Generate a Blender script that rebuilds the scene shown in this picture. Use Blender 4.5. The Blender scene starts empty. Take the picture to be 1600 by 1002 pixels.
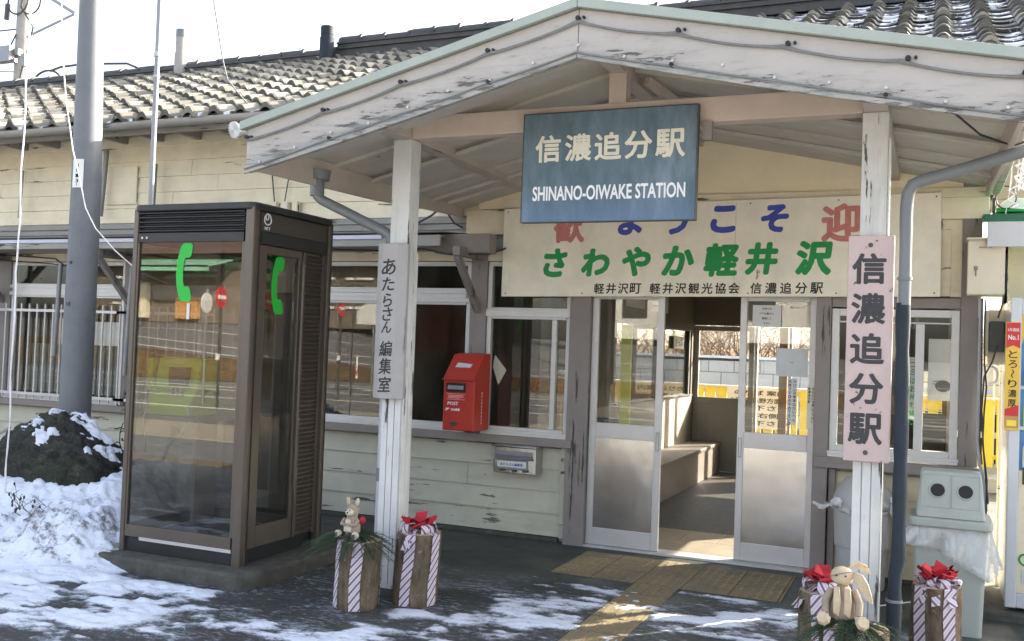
import bpy, math, random
import numpy as np
from mathutils import Vector, Matrix
random.seed(7)
S = bpy.context.scene
COL = S.collection
R = math.radians

# ------------------------------------------------------------------ camera, sky, sun, exposure
YAW, PITCH, ROLL, FPX = R(23.265), R(1.55), R(2.10), 1520.0
fwv = Vector((-math.sin(YAW) * math.cos(PITCH), math.cos(YAW) * math.cos(PITCH), math.sin(PITCH)))
r0 = Vector((math.cos(YAW), math.sin(YAW), 0)); u0 = r0.cross(fwv)
rv = r0 * math.cos(ROLL) + u0 * math.sin(ROLL)
uv = -r0 * math.sin(ROLL) + u0 * math.cos(ROLL)
cd = bpy.data.cameras.new('camera'); cam = bpy.data.objects.new('camera', cd); COL.objects.link(cam)
cam.matrix_world = Matrix(((rv.x, uv.x, -fwv.x, 0), (rv.y, uv.y, -fwv.y, -7.14), (rv.z, uv.z, -fwv.z, 1.5), (0, 0, 0, 1)))
cd.sensor_fit = 'HORIZONTAL'; cd.sensor_width = 36; cd.lens = FPX / 1600 * 36
cd.clip_start = 0.05; cd.clip_end = 2000
S.camera = cam

SUN_EL, SUN_AZ = R(24.5), R(50)            # azimuth measured from +X (along the wall) towards +Y (behind the station)
W = bpy.data.worlds.new('World'); S.world = W; W.use_nodes = True
wn = W.node_tree.nodes; wl = W.node_tree.links
bg = wn['Background']; sky = wn.new('ShaderNodeTexSky'); sky.sky_type = 'NISHITA'; sky.sun_disc = False
sky.sun_elevation = SUN_EL; sky.sun_rotation = R(90) - SUN_AZ
sky.altitude = 900; sky.air_density = 1.0; sky.dust_density = 9.0; sky.ozone_density = 0.5
hs = wn.new('ShaderNodeHueSaturation'); hs.inputs['Saturation'].default_value = .62; hs.inputs['Value'].default_value = 1.0   # thin high haze
wl.new(sky.outputs[0], hs.inputs['Color']); wl.new(hs.outputs[0], bg.inputs[0]); bg.inputs[1].default_value = 0.15
sd = Vector((math.cos(SUN_AZ) * math.cos(SUN_EL), math.sin(SUN_AZ) * math.cos(SUN_EL), math.sin(SUN_EL)))
ld = bpy.data.lights.new('sun', 'SUN'); ld.energy = 5.0; ld.angle = R(0.5); ld.color = (1.0, 0.90, 0.76)
sun = bpy.data.objects.new('sun', ld); COL.objects.link(sun); sun.rotation_euler = sd.to_track_quat('Z', 'Y').to_euler()
sun.location = (6, 6, 12)
S.view_settings.view_transform = 'Standard'; S.view_settings.look = 'None'
S.view_settings.exposure = 2.25; S.view_settings.gamma = 1; S.view_settings.use_curve_mapping = False
S.cycles.max_bounces = 10; S.cycles.transparent_max_bounces = 16; S.cycles.glossy_bounces = 5; S.cycles.diffuse_bounces = 5
S.cycles.use_denoising = True

# ------------------------------------------------------------------ materials
class NT:
    def __init__(s, name):
        s.m = bpy.data.materials.new(name); s.m.use_nodes = True
        s.t = s.m.node_tree; s.n = s.t.nodes; s.b = s.n['Principled BSDF']; s.tc = None
    def new(s, typ, **kw):
        n = s.n.new(typ)
        for k, v in kw.items():
            if hasattr(n, k): setattr(n, k, v)
        return n
    def link(s, a, b): s.t.links.new(a, b)
    def coords(s, sc=(1, 1, 1), rot=(0, 0, 0), loc=(0, 0, 0)):
        if s.tc is None: s.tc = s.new('ShaderNodeTexCoord')
        mp = s.new('ShaderNodeMapping'); mp.inputs['Scale'].default_value = sc; mp.inputs['Rotation'].default_value = rot
        mp.inputs['Location'].default_value = loc
        s.link(s.tc.outputs['Object'], mp.inputs['Vector']); return mp.outputs[0]
    def noise(s, scale, sc=(1, 1, 1), detail=6, rough=.6, vec=None, dist=0.0):
        n = s.new('ShaderNodeTexNoise'); n.inputs['Scale'].default_value = scale; n.inputs['Detail'].default_value = detail
        n.inputs['Roughness'].default_value = rough; n.inputs['Distortion'].default_value = dist
        s.link(vec or s.coords(sc), n.inputs['Vector']); return n.outputs['Fac']
    def ramp(s, fac, stops):
        r = s.new('ShaderNodeValToRGB'); e = r.color_ramp.elements
        while len(e) > 1: e.remove(e[-1])
        for i, (p, c) in enumerate(stops):
            el = e[0] if i == 0 else e.new(p)
            el.position = p; el.color = c if len(c) == 4 else (*c, 1)
        s.link(fac, r.inputs[0]); return r.outputs[0]
    def step(s, fac, a, b):
        m = s.new('ShaderNodeMapRange'); m.inputs['From Min'].default_value = a; m.inputs['From Max'].default_value = b
        m.interpolation_type = 'SMOOTHSTEP'; s.link(fac, m.inputs['Value']); return m.outputs['Result']
    def mix(s, fac, a, b, mode='MIX'):
        m = s.new('ShaderNodeMix'); m.data_type = 'RGBA'; m.blend_type = mode
        for sock, v in ((m.inputs[0], fac), (m.inputs[6], a), (m.inputs[7], b)):
            if hasattr(v, 'is_linked'): s.link(v, sock)
            elif isinstance(v, (int, float)): sock.default_value = v
            else: sock.default_value = (*v, 1) if len(v) == 3 else v
        return m.outputs[2]
    def math(s, op, a, b=0.0):
        m = s.new('ShaderNodeMath', operation=op)
        for sock, v in ((m.inputs[0], a), (m.inputs[1], b)):
            if hasattr(v, 'is_linked'): s.link(v, sock)
            else: sock.default_value = v
        return m.outputs[0]
    def xyz(s):
        if s.tc is None: s.tc = s.new('ShaderNodeTexCoord')
        x = s.new('ShaderNodeSeparateXYZ'); s.link(s.tc.outputs['Object'], x.inputs[0]); return x.outputs
    def bump(s, h, strength=.3, dist=.01):
        b = s.new('ShaderNodeBump'); b.inputs['Strength'].default_value = strength; b.inputs['Distance'].default_value = dist
        s.link(h, b.inputs['Height']); s.link(b.outputs[0], s.b.inputs['Normal'])
    def out(s, col=None, rough=.6, metal=0, spec=.5):
        if col is not None:
            if hasattr(col, 'is_linked'): s.link(col, s.b.inputs['Base Color'])
            else: s.b.inputs['Base Color'].default_value = (*col, 1)
        if hasattr(rough, 'is_linked'): s.link(rough, s.b.inputs['Roughness'])
        else: s.b.inputs['Roughness'].default_value = rough
        s.b.inputs['Metallic'].default_value = metal; s.b.inputs['Specular IOR Level'].default_value = spec
        return s.m

def plain(name, col, rough=.5, metal=0, var=.16, scale=9, bump=.08, bscale=60, spec=.4):
    t = NT(name); n = t.noise(scale); n2 = t.noise(scale * 7)
    f = t.math('ADD', t.math('MULTIPLY', n, .7), t.math('MULTIPLY', n2, .3))
    c = t.ramp(f, [(.3, tuple(x * (1 - var) for x in col)), (.7, tuple(min(1, x * (1 + var)) for x in col))])
    if bump: t.bump(t.noise(bscale), bump, .004)
    r = t.step(n2, .2, .8); rr = t.math('ADD', t.math('MULTIPLY', r, .16), rough - .08)
    return t.out(c, rr, metal, spec)

def paint(name, col, under, amount=.5, stretch=(1, 1, 12), scale=14, dirt=(.3, .27, .22), dirtamt=.35, rough=.6, var=.08, fine=1.0):
    """weathered paint: flakes along the grain, runs of dirt and a fine bump"""
    t = NT(name)
    inv = tuple(1.0 / s for s in stretch)
    fl = t.noise(scale, inv, 7, .68); zone = t.noise(2.3, (1, 1, 1), 3)
    m = t.step(t.math('ADD', fl, t.math('MULTIPLY', zone, .32)), .86 - .11 * amount, .89 - .11 * amount)
    v = t.noise(5); v2 = t.noise(34)
    base = t.ramp(v, [(.3, tuple(x * (1 - var) for x in col)), (.7, tuple(min(1, x * (1 + var)) for x in col))])
    dm = t.math('MULTIPLY', t.step(t.noise(6, tuple(min(1, x * 1.6) for x in inv), 8, .7), .5, .8), dirtamt)
    base = t.mix(dm, base, dirt)
    base = t.mix(t.math('MULTIPLY', t.step(v2, .58, .8), .18), base, tuple(x * .55 for x in col))
    wood = t.ramp(t.noise(40, inv, 4), [(.35, tuple(x * .5 for x in under)), (.7, under)])
    c = t.mix(m, base, wood)
    h = t.math('SUBTRACT', t.math('MULTIPLY', v2, .35), m)
    t.bump(h, .5, .003)
    return t.out(c, rough, 0, .35)

def glass_mat(name, tint=(.965, .975, .965), ior=1.5, smudge=.05):
    t = NT(name); t.n.remove(t.b)
    ge = t.new('ShaderNodeNewGeometry'); dt = t.new('ShaderNodeVectorMath', operation='DOT_PRODUCT')
    t.link(ge.outputs['Incoming'], dt.inputs[0]); t.link(ge.outputs['Normal'], dt.inputs[1])
    f0 = ((ior - 1) / (ior + 1)) ** 2
    sch = t.math('POWER', t.math('SUBTRACT', 1.0, t.math('ABSOLUTE', dt.outputs['Value'])), 5.0)
    fr = t.math('ADD', t.math('MULTIPLY', sch, 1 - f0), f0)
    tr = t.new('ShaderNodeBsdfTransparent'); tr.inputs[0].default_value = (*tint, 1)
    gl = t.new('ShaderNodeBsdfGlossy'); gl.inputs['Roughness'].default_value = 0.0; gl.inputs[0].default_value = (.96, .95, .90, 1)
    df = t.new('ShaderNodeBsdfDiffuse'); df.inputs[0].default_value = (.4, .4, .38, 1)
    m0 = t.new('ShaderNodeMixShader'); m1 = t.new('ShaderNodeMixShader')
    sm = t.math('MULTIPLY', t.step(t.noise(3.2, (1, 1, .5), 8, .7), .45, .85), smudge)
    t.link(sm, m0.inputs[0]); t.link(tr.outputs[0], m0.inputs[1]); t.link(df.outputs[0], m0.inputs[2])
    t.link(fr, m1.inputs[0]); t.link(m0.outputs[0], m1.inputs[1]); t.link(gl.outputs[0], m1.inputs[2])
    t.link(m1.outputs[0], t.n['Material Output'].inputs[0]); return t.m

def film_mat(name, col=(.8, .8, .8), opacity=.4):
    t = NT(name); t.n.remove(t.b)
    tr = t.new('ShaderNodeBsdfTransparent'); df = t.new('ShaderNodeBsdfTranslucent'); d2 = t.new('ShaderNodeBsdfDiffuse')
    gl = t.new('ShaderNodeBsdfGlossy'); gl.inputs['Roughness'].default_value = .18
    for d in (df, d2): d.inputs[0].default_value = (*col, 1)
    a = t.new('ShaderNodeMixShader'); b = t.new('ShaderNodeMixShader'); c = t.new('ShaderNodeMixShader')
    a.inputs[0].default_value = .5; t.link(df.outputs[0], a.inputs[1]); t.link(d2.outputs[0], a.inputs[2])
    t.link(t.math('ADD', t.math('MULTIPLY', t.step(t.noise(7, (1, 1, .6), 6), .35, .75), .35), opacity - .15), b.inputs[0])
    t.link(tr.outputs[0], b.inputs[1]); t.link(a.outputs[0], b.inputs[2])
    c.inputs[0].default_value = .07; t.link(b.outputs[0], c.inputs[1]); t.link(gl.outputs[0], c.inputs[2])
    t.link(c.outputs[0], t.n['Material Output'].inputs[0]); return t.m

M = {}
M['cream'] = paint('cream_siding_paint', (.74, .675, .51), (.22, .19, .15), .55, (10, 1, 1), 15, (.40, .33, .22), .35)
M['siding'] = paint('grey_green_siding_paint', (0.500, 0.485, 0.390), (.17, .15, .12), .75, (10, 1, 1), 16, (.26, .235, .17), .5)
M['yellowside'] = paint('yellow_cream_siding_paint', (0.589, 0.513, 0.342), (.2, .18, .15), .3, (14, 1, 1), 9, (.3, .27, .2), .3)
def m_barge():
    t = NT('bargeboard_paint'); x = t.xyz()
    low = t.math('SUBTRACT', x[2], t.math('SUBTRACT', 2.93, t.math('MULTIPLY', t.math('ABSOLUTE', t.math('ADD', x[0], 1.612)), .235)))
    zone = t.math('SUBTRACT', 1.0, t.step(low, .02, .17)); big = t.noise(1.7, detail=3)
    f = t.noise(34, (.16, 1, 1), 7, .7); f2 = t.noise(110, (.3, 1, 1), 4)
    v = t.math('ADD', t.math('ADD', f, t.math('MULTIPLY', zone, .15)), t.math('MULTIPLY', big, .16))
    m = t.step(v, .765, .80); worn = t.step(t.math('ADD', v, t.math('MULTIPLY', f2, .1)), .66, .84)
    c = t.ramp(t.noise(4), [(.3, (.375, .35, .33)), (.7, (.425, .40, .375))])
    c = t.mix(t.math('MULTIPLY', worn, .5), c, (.27, .27, .255)); c = t.mix(t.math('MULTIPLY', m, .9), c, (.085, .08, .075))
    edge = t.math('MULTIPLY', t.math('SUBTRACT', 1.0, t.step(low, .012, .045)), t.step(t.noise(20, (.2, 1, 1), 6), .35, .6)); c = t.mix(t.math('MULTIPLY', edge, .75), c, (.27, .29, .28))
    t.bump(t.math('SUBTRACT', t.math('MULTIPLY', f2, .4), m), .5, .003); return t.out(c, .6, 0, .3)
M['barge'] = m_barge()
M['porchwood'] = paint('porch_beam_paint', (0.470, 0.410, 0.360), (.25, .19, .15), .2, (1, 14, 1), 9, (.35, .3, .25), .25)
M['tiebeam'] = paint('tie_beam_paint', (0.530, 0.445, 0.380), (.28, .2, .16), .25, (14, 1, 1), 9, (.36, .3, .25), .3)
M['soffit'] = paint('soffit_paint', (0.500, 0.475, 0.420), (.3, .25, .2), .12, (8, 1, 1), 6, (.4, .35, .28), .3)
M['gable'] = plain('gable_board_paint', (.80, .70, .49), .6, var=.08, scale=3)
M['post'] = paint('white_post_paint', (.60, .605, .59), (.11, .11, .10), 1.0, (1, 1, 12), 22, (.30, .31, .29), .7)
M['timber'] = paint('brown_grey_timber_paint', (0.240, 0.213, 0.196), (.10, .09, .08), .9, (1, 1, 18), 26, (.17, .15, .14), .5)
M['timberh'] = paint('brown_grey_rail_paint', (0.245, 0.220, 0.200), (.12, .105, .095), .5, (14, 1, 1), 13, (.17, .15, .14), .5)
M['hoodwood'] = paint('hood_weathered_wood', (0.306, 0.297, 0.272), (.12, .115, .11), .9, (14, 1, 1), 12, (.15, .15, .14), .6)
M['alu'] = plain('anodised_aluminium', (0.508, 0.500, 0.492), .42, .35, .07, 5, .04)
t = NT('dull_aluminium_panel'); nn = t.noise(2.2, (1, 1, .8), 3); t.bump(nn, .10, .05)
M['alupanel'] = t.out(t.ramp(t.noise(7, detail=8), [(.3, (.46, .45, .43)), (.7, (.55, .54, .52))]), .21, 1.0, .5)
M['whiteframe'] = plain('white_sash', (0.595, 0.586, 0.561), .45, .1, .07, 6)
M['steelpipe'] = plain('galvanised_steel', (0.240, 0.248, 0.256), .5, .55, .12, 8, .06)
M['pole'] = plain('weathered_steel_pole', (0.144, 0.156, 0.168), .55, .1, .16, 5, .06)
M['greypvc'] = plain('grey_pvc_pipe', (0.160, 0.172, 0.180), .42, 0, .07, 6, .03)
M['darkwrap'] = plain('dark_pipe_wrap', (.020, .030, .040), .8, 0, .2, 6, .05)
M['whitepvc'] = plain('pale_pvc_pipe', (0.416, 0.432, 0.464), .45, 0, .06, 6, .03)
M['greentrim'] = plain('green_sheet_trim', (0.315, 0.357, 0.319), .5, .1, .1, 5)
M['bluesteel'] = plain('hood_metal_edge', (0.442, 0.451, 0.561), .35, .3, .06, 5)
M['cable'] = plain('black_cable', (.045, .047, .05), .55, 0, .2, 20, .02)
M['greycable'] = plain('grey_cable', (.17, .175, .175), .6, 0, .2, 20, .02)
M['white'] = plain('white_enamel', (0.702, 0.702, 0.684), .45, 0, .05, 8, .03)
M['bronze'] = plain('bronze_anodised_metal', (0.120, 0.102, 0.084), .4, .5, .1, 4, .03)
M['booth_dark'] = plain('booth_black_panel', (.022, .024, .026), .4, .1, .2, 6, .03)
M['booth_head'] = plain('booth_brown_header', (0.064, 0.057, 0.050), .45, .2, .1, 6, .03)
M['green_hs'] = plain('green_handset_film', (0.006, 0.410, 0.037), .4, 0, .03, 6, 0)
M['phonegreen'] = plain('telephone_green', (.55, .80, .06), .4, 0, .06, 6, .02)
M['black'] = plain('matt_black', (.015, .015, .016), .6, 0, .1, 8, .02)
M['darkgrey'] = plain('dark_grey_plastic', (.06, .063, .06), .5, 0, .1, 8, .03)
M['red'] = paint('post_red_enamel', (0.425, 0.036, 0.022), (.16, .05, .03), .25, (1, 1, 1), 26, (.36, .07, .045), .55, .42)
M['redpaper'] = plain('red_cloth', (0.420, 0.018, 0.032), .75, 0, .2, 22, .2)
M['concrete'] = plain('rough_concrete', (0.076, 0.074, 0.062), .9, 0, .45, 12, .6, 50)
M['concpole'] = plain('concrete_pole', (.33, .32, .30), .85, 0, .15, 6, .2)
M['binplastic'] = plain('grey_green_bin_plastic', (0.336, 0.364, 0.328), .5, 0, .1, 4, .05)
M['bingrey'] = plain('pale_grey_bin_plastic', (0.400, 0.404, 0.392), .5, 0, .1, 4, .05)
M['cabinet'] = plain('cream_cabinet_enamel', (0.703, 0.640, 0.490), .45, 0, .06, 4, .03)
M['vend'] = plain('vending_white_panel', (0.561, 0.578, 0.595), .4, 0, .05, 4, .02)
M['vendcream'] = plain('vending_cream_panel', (.74, .65, .47), .4, 0, .05, 4, .02)
M['yellow'] = plain('yellow_film', (.72, .47, .06), .45, 0, .06, 8, .02)
M['yellowfence'] = plain('yellow_fence_paint', (.85, .66, .07), .5, 0, .06, 6, .03)
M['ink'] = plain('black_ink', (.018, .018, .02), .6, 0, .1, 20, 0)
M['brush'] = plain('faded_black_brush', (.035, .033, .033), .7, 0, .3, 40, 0)
M['pinkink'] = plain('charcoal_sign_letter', (.045, .045, .048), .7, 0, .25, 40, 0)
M['blueink'] = plain('blue_letter', (.045, .075, .36), .5, 0, .12, 20, 0)
M['greenink'] = plain('green_letter', (.006, .27, .06), .5, 0, .12, 20, 0)
M['fadedred'] = plain('faded_red_letter', (.52, .19, .17), .6, 0, .18, 20, 0)
M['creamink'] = plain('cream_letter', (0.648, 0.621, 0.504), .6, 0, .1, 20, 0)
M['whiteink'] = plain('white_letter', (.76, .76, .76), .6, 0, .05, 20, 0)
M['paper'] = plain('notice_paper', (0.630, 0.630, 0.594), .8, 0, .04, 4, .02)
M['greypaper'] = plain('grey_notice', (.55, .57, .57), .8, 0, .1, 6, .02)
M['banner'] = paint('banner_board', (.80, .755, .625), (.3, .27, .2), .05, (1, 1, 3), 4, (.5, .46, .36), .35)
M['pinkboard'] = paint('pink_board_paint', (0.495, 0.388, 0.368), (.16, .15, .14), .5, (1, 1, 1), 22, (.42, .36, .33), .4)
M['greyboard'] = paint('grey_wood_board', (0.340, 0.330, 0.320), (.2, .2, .2), .4, (1, 1, 14), 18, (.27, .27, .27), .5)
M['counterpanel'] = plain('cream_counter_panel', (0.290, 0.255, 0.200), .6, 0, .06, 3, .04)
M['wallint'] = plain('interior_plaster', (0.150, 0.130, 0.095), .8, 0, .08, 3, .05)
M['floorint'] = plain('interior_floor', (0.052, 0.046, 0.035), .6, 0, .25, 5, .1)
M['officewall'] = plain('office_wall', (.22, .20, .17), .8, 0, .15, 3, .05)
M['panelgrey'] = plain('grey_door_paint', (.30, .285, .26), .55, 0, .08, 4, .04)
M['glass'] = glass_mat('window_glass')
M['boothglass'] = glass_mat('booth_glass', (.68, .67, .64), 1.78, .08)
M['boothback'] = glass_mat('booth_rear_glass', (.38, .38, .37), 1.9, .12)
M['film'] = film_mat('clear_bag_film', (.82, .83, .82), .42)
M['film2'] = film_mat('bunched_bag_film', (.9, .9, .9), .8)
M['curtain'] = plain('blue_grey_curtain', (.10, .13, .135), .9, 0, .2, 5, .1)
M['hay'] = plain('husk', (.50, .40, .27), .8, 0, .2, 14, .3)
M['woodfig'] = plain('carved_wood', (.30, .245, .185), .8, 0, .25, 18, .3)
M['woodpale'] = plain('pale_sawn_wood', (.56, .49, .40), .75, 0, .15, 18, .2)
M['needle'] = plain('pine_needles', (.035, .06, .028), .7, 0, .35, 20, 0)
M['twig'] = plain('bare_twigs', (.20, .145, .10), .9, 0, .3, 6, 0)
M['vine'] = plain('pale_vine', (.30, .28, .23), .9, 0, .3, 6, 0)
M['deadweed'] = plain('dark_weed', (.05, .045, .035), .9, 0, .3, 6, 0)
M['orangewood'] = plain('orange_pine', (.50, .27, .10), .6, 0, .15, 6, .05)
M['roadline'] = plain('road_paint', (.72, .72, .70), .7, 0, .12, 4, .1)
M['signred'] = plain('sign_red', (.55, .03, .035), .45, 0, .05, 4, 0)
M['brickred'] = plain('red_shed_paint', (.36, .09, .06), .7, 0, .2, 4, .05)
M['maroon'] = plain('maroon_sheet_roof', (.12, .08, .072), .6, 0, .15, 2, .05)
M['brownwall'] = plain('brown_house_wall', (.17, .145, .115), .8, 0, .2, 1.5, .05)
M['awning'] = plain('green_awning_cloth', (.22, .46, .33), .7, 0, .12, 3, .1)
M['rope'] = plain('icy_white_cord', (.74, .73, .74), .7, 0, .1, 30, .2)
M['terracotta'] = plain('rusty_brown', (.22, .12, .08), .7, 0, .2, 6, .1)

def m_ground():
    t = NT('asphalt_and_concrete'); x = t.xyz()
    a = t.noise(90, detail=4); b = t.noise(1.2, detail=5); c = t.noise(9)
    asp = t.ramp(a, [(.3, (.022, .023, .023)), (.62, (.055, .056, .053)), (.85, (.09, .09, .082))])
    conc = t.ramp(c, [(.3, (.036, .043, .038)), (.7, (.058, .065, .057))])
    inp = t.math('MULTIPLY', t.step(x[1], -3.1, -2.9), t.math('SUBTRACT', 1.0, t.step(x[0], 1.9, 2.0)))
    inp = t.math('MULTIPLY', inp, t.step(x[0], -3.7, -3.5))
    col = t.mix(inp, asp, conc)
    col = t.mix(t.math('MULTIPLY', t.step(b, .42, .7), .4), col, (.035, .036, .034))
    col = t.mix(t.math('SUBTRACT', 1.0, t.step(x[1], -6.2, -5.2)), col, t.ramp(a, [(.3, (.17, .17, .16)), (.7, (.28, .28, .27))]))   # forecourt paled to bounce more light into the porch
    pat = t.noise(2.2, (1, 1.8, 1), 5); fr = t.math('MULTIPLY', t.step(t.math('ADD', t.noise(19, (.8, 2.0, 1), 9, .78), t.math('MULTIPLY', pat, .45)), .73, .84), .62)   # thin frost
    col = t.mix(t.math('MULTIPLY', fr, t.math('SUBTRACT', 1.0, t.step(x[1], -1.5, -1.0))), col, (.36, .39, .46))
    t.bump(t.math('ADD', a, t.math('MULTIPLY', c, .5)), .35, .006)
    return t.out(col, t.ramp(b, [(.35, (.42,) * 3), (.65, (.8,) * 3)]), 0, .4)
M['ground'] = m_ground()

def m_snow(patchy=True):
    t = NT('trodden_snow' if patchy else 'settled_snow'); x = t.xyz()
    d = t.noise(7, (1, 1.6, 1), 9, .72); d2 = t.noise(45, detail=5); big = t.noise(1.3, detail=3)
    hx = t.math('SUBTRACT', 1.0, t.step(t.math('ADD', t.math('ABSOLUTE', t.math('ADD', x[0], 5.2)), t.math('MULTIPLY', t.math('ABSOLUTE', t.math('ADD', x[1], 2.35)), 2.2)), .3, 1.3))
    at = t.new('ShaderNodeAttribute'); at.attribute_name = 'depth'
    thinf = t.step(t.math('ADD', at.outputs['Fac'], t.math('MULTIPLY', t.math('SUBTRACT', t.noise(55, (1, 2, 1), 6, .7), .5), .016)), .0, .010)
    dirt = t.math('MULTIPLY', t.step(t.math('ADD', t.math('ADD', d, t.math('MULTIPLY', big, .22)), t.math('MULTIPLY', hx, .13)), .70, .83), .85)
    col = t.mix(dirt, (.70, .74, .83), (.11, .095, .08))
    col = t.mix(t.math('MULTIPLY', t.step(d2, .62, .75), .35), col, (.3, .29, .29))
    if patchy: col = t.mix(thinf, (.055, .06, .066), col)
    t.bump(t.math('ADD', t.noise(30, detail=7, rough=.7), t.math('MULTIPLY', d2, .5)), .55, .015)
    m = t.out(col, .55, 0, .3)
    t.b.inputs['Subsurface Weight'].default_value = .0
    return m
M['snow'] = m_snow(); M['snowcap'] = m_snow(False)

def m_tile(name, snowy):
    t = NT(name); x = t.xyz()
    cx = t.math('FLOOR', t.math('DIVIDE', t.math('ADD', x[0], 20.0), .27)); cy = t.math('FLOOR', t.math('DIVIDE', t.math('ADD', x[1], 5.0), .2094))
    cv = t.new('ShaderNodeCombineXYZ'); t.link(cx, cv.inputs[0]); t.link(cy, cv.inputs[1])
    wn_ = t.new('ShaderNodeTexWhiteNoise'); wn_.noise_dimensions = '2D'; t.link(cv.outputs[0], wn_.inputs['Vector'])
    col = t.ramp(wn_.outputs['Value'], [(0, (.085, .082, .072)), (.45, (.165, .157, .135)), (1, (.30, .285, .24))])
    n = t.noise(24, detail=8, rough=.7)
    col = t.mix(t.math('MULTIPLY', t.step(n, .48, .7), .7), col, (.13, .125, .085))
    col = t.mix(t.math('MULTIPLY', t.step(t.noise(60), .6, .75), .4), col, (.42, .41, .36))
    fx = t.math('FRACT', t.math('DIVIDE', t.math('ADD', x[0], 20.0), .27))
    fy = t.math('FRACT', t.math('DIVIDE', t.math('ADD', x[1], .62), .2094))
    pan = t.math('MULTIPLY', t.step(fx, .47, .54), t.math('SUBTRACT', 1.0, t.step(fx, .93, .99)))
    far = t.step(x[0], -2.7, -1.9)
    n4 = t.noise(9, (1, .8, 1), 8, .68)
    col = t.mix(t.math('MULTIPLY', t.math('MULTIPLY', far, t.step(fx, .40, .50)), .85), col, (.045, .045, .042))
    sn = t.step(t.math('SUBTRACT', t.math('ADD', n4, t.math('MULTIPLY', t.noise(1.6), .5)), t.math('MULTIPLY', t.math('SUBTRACT', 1.0, t.step(fy, .10, .30)), .12)), .735, .775)
    sm = t.math('MULTIPLY', t.math('MULTIPLY', pan, far), sn)
    strip_ = t.math('MULTIPLY', t.step(fx, .60, .66), t.math('SUBTRACT', 1.0, t.step(fx, .84, .90)))
    st2 = t.math('MULTIPLY', t.math('MULTIPLY', strip_, t.step(t.noise(6, (1, .25, 1), 7), .47, .56)), t.math('SUBTRACT', 1.0, far))
    few = t.math('MULTIPLY', t.step(t.noise(1.4, detail=7, rough=.7), .68, .72), t.math('SUBTRACT', 1.0, far))
    col = t.mix(t.math('MULTIPLY', t.math('SUBTRACT', 1.0, t.step(fy, .02, .13)), .75), col, (.03, .03, .028))   # shade at the laps, painted dark along each tile row
    sm = t.math('MAXIMUM', sm, t.math('MAXIMUM', t.math('MULTIPLY', st2, .85), few))
    col = t.mix(sm, col, (.8, .81, .85))
    t.bump(n, .5, .006)
    return t.out(col, .75, 0, .3)
M['tile'] = m_tile('weathered_grey_tile', True)
M['ridge'] = plain('dark_ridge_tile', (.05, .05, .05), .6, 0, .3, 8, .25, 40)

def m_bark():
    t = NT('rough_bark')
    n = t.noise(22, (1, 1, .35), 8, .7); n2 = t.noise(7)
    col = t.ramp(n, [(.3, (.04, .03, .022)), (.5, (.125, .095, .065)), (.72, (.21, .165, .12))])
    col = t.mix(t.math('MULTIPLY', t.step(n2, .62, .72), .75), col, (.30, .12, .06))
    col = t.mix(t.math('MULTIPLY', t.step(t.noise(30), .62, .7), .6), col, (.33, .32, .27))
    t.bump(n, .9, .012); return t.out(col, .9, 0, .2)
M['bark'] = m_bark()
M['endgrain'] = plain('cut_log_end', (.44, .33, .22), .8, 0, .2, 14, .2)

def m_ribbon():
    t = NT('striped_ribbon')
    if t.tc is None: t.tc = t.new('ShaderNodeTexCoord')
    w = t.new('ShaderNodeTexWave'); w.wave_type = 'BANDS'; w.bands_direction = 'X'; w.inputs['Scale'].default_value = 1.0; w.inputs['Distortion'].default_value = 0
    mp = t.new('ShaderNodeMapping'); mp.inputs['Rotation'].default_value = (0, 0, R(38)); mp.inputs['Scale'].default_value = (30, 30, 30)
    t.link(t.tc.outputs['UV'], mp.inputs['Vector']); t.link(mp.outputs[0], w.inputs['Vector'])
    w2 = t.new('ShaderNodeTexWave'); w2.wave_type = 'BANDS'; w2.bands_direction = 'X'; w2.inputs['Scale'].default_value = .333
    t.link(mp.outputs[0], w2.inputs['Vector'])
    col = t.ramp(w.outputs['Fac'], [(.10, (.40, .27, .33)), (.26, (.58, .53, .58)), (.8, (.62, .59, .64))])
    col = t.mix(t.step(w2.outputs['Fac'], .86, .95), col, (.07, .045, .08))
    t.bump(t.noise(50), .1, .003); return t.out(col, .6, 0, .3)
M['ribbon'] = m_ribbon()

def m_rock():
    t = NT('mossy_basalt')
    n = t.noise(9, detail=9, rough=.72); n2 = t.noise(3.0)
    col = t.ramp(t.math('ADD', t.math('MULTIPLY', n, .6), t.math('MULTIPLY', t.noise(38, detail=6, rough=.7), .4)), [(.36, (.012, .013, .012)), (.52, (.045, .046, .038)), (.66, (.12, .118, .085))])
    col = t.mix(t.math('MULTIPLY', t.step(n2, .5, .66), .55), col, (.035, .05, .022))
    t.bump(t.math('ADD', n, t.math('MULTIPLY', t.noise(40, detail=6), .5)), 1.0, .05); return t.out(col, .85, 0, .3)
M['rock'] = m_rock()

def m_grass():
    t = NT('dry_grass_bank'); n = t.noise(3.5, detail=9, rough=.7); n2 = t.noise(.6, detail=5)
    col = t.ramp(n, [(.3, (.085, .055, .03)), (.55, (.22, .15, .08)), (.75, (.33, .25, .15))])
    col = t.mix(t.math('MULTIPLY', t.step(n2, .55, .68), .7), col, (.12, .08, .05))
    t.bump(n, 1, .08); return t.out(col, .95, 0, .1)
M['drygrass'] = m_grass()

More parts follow.
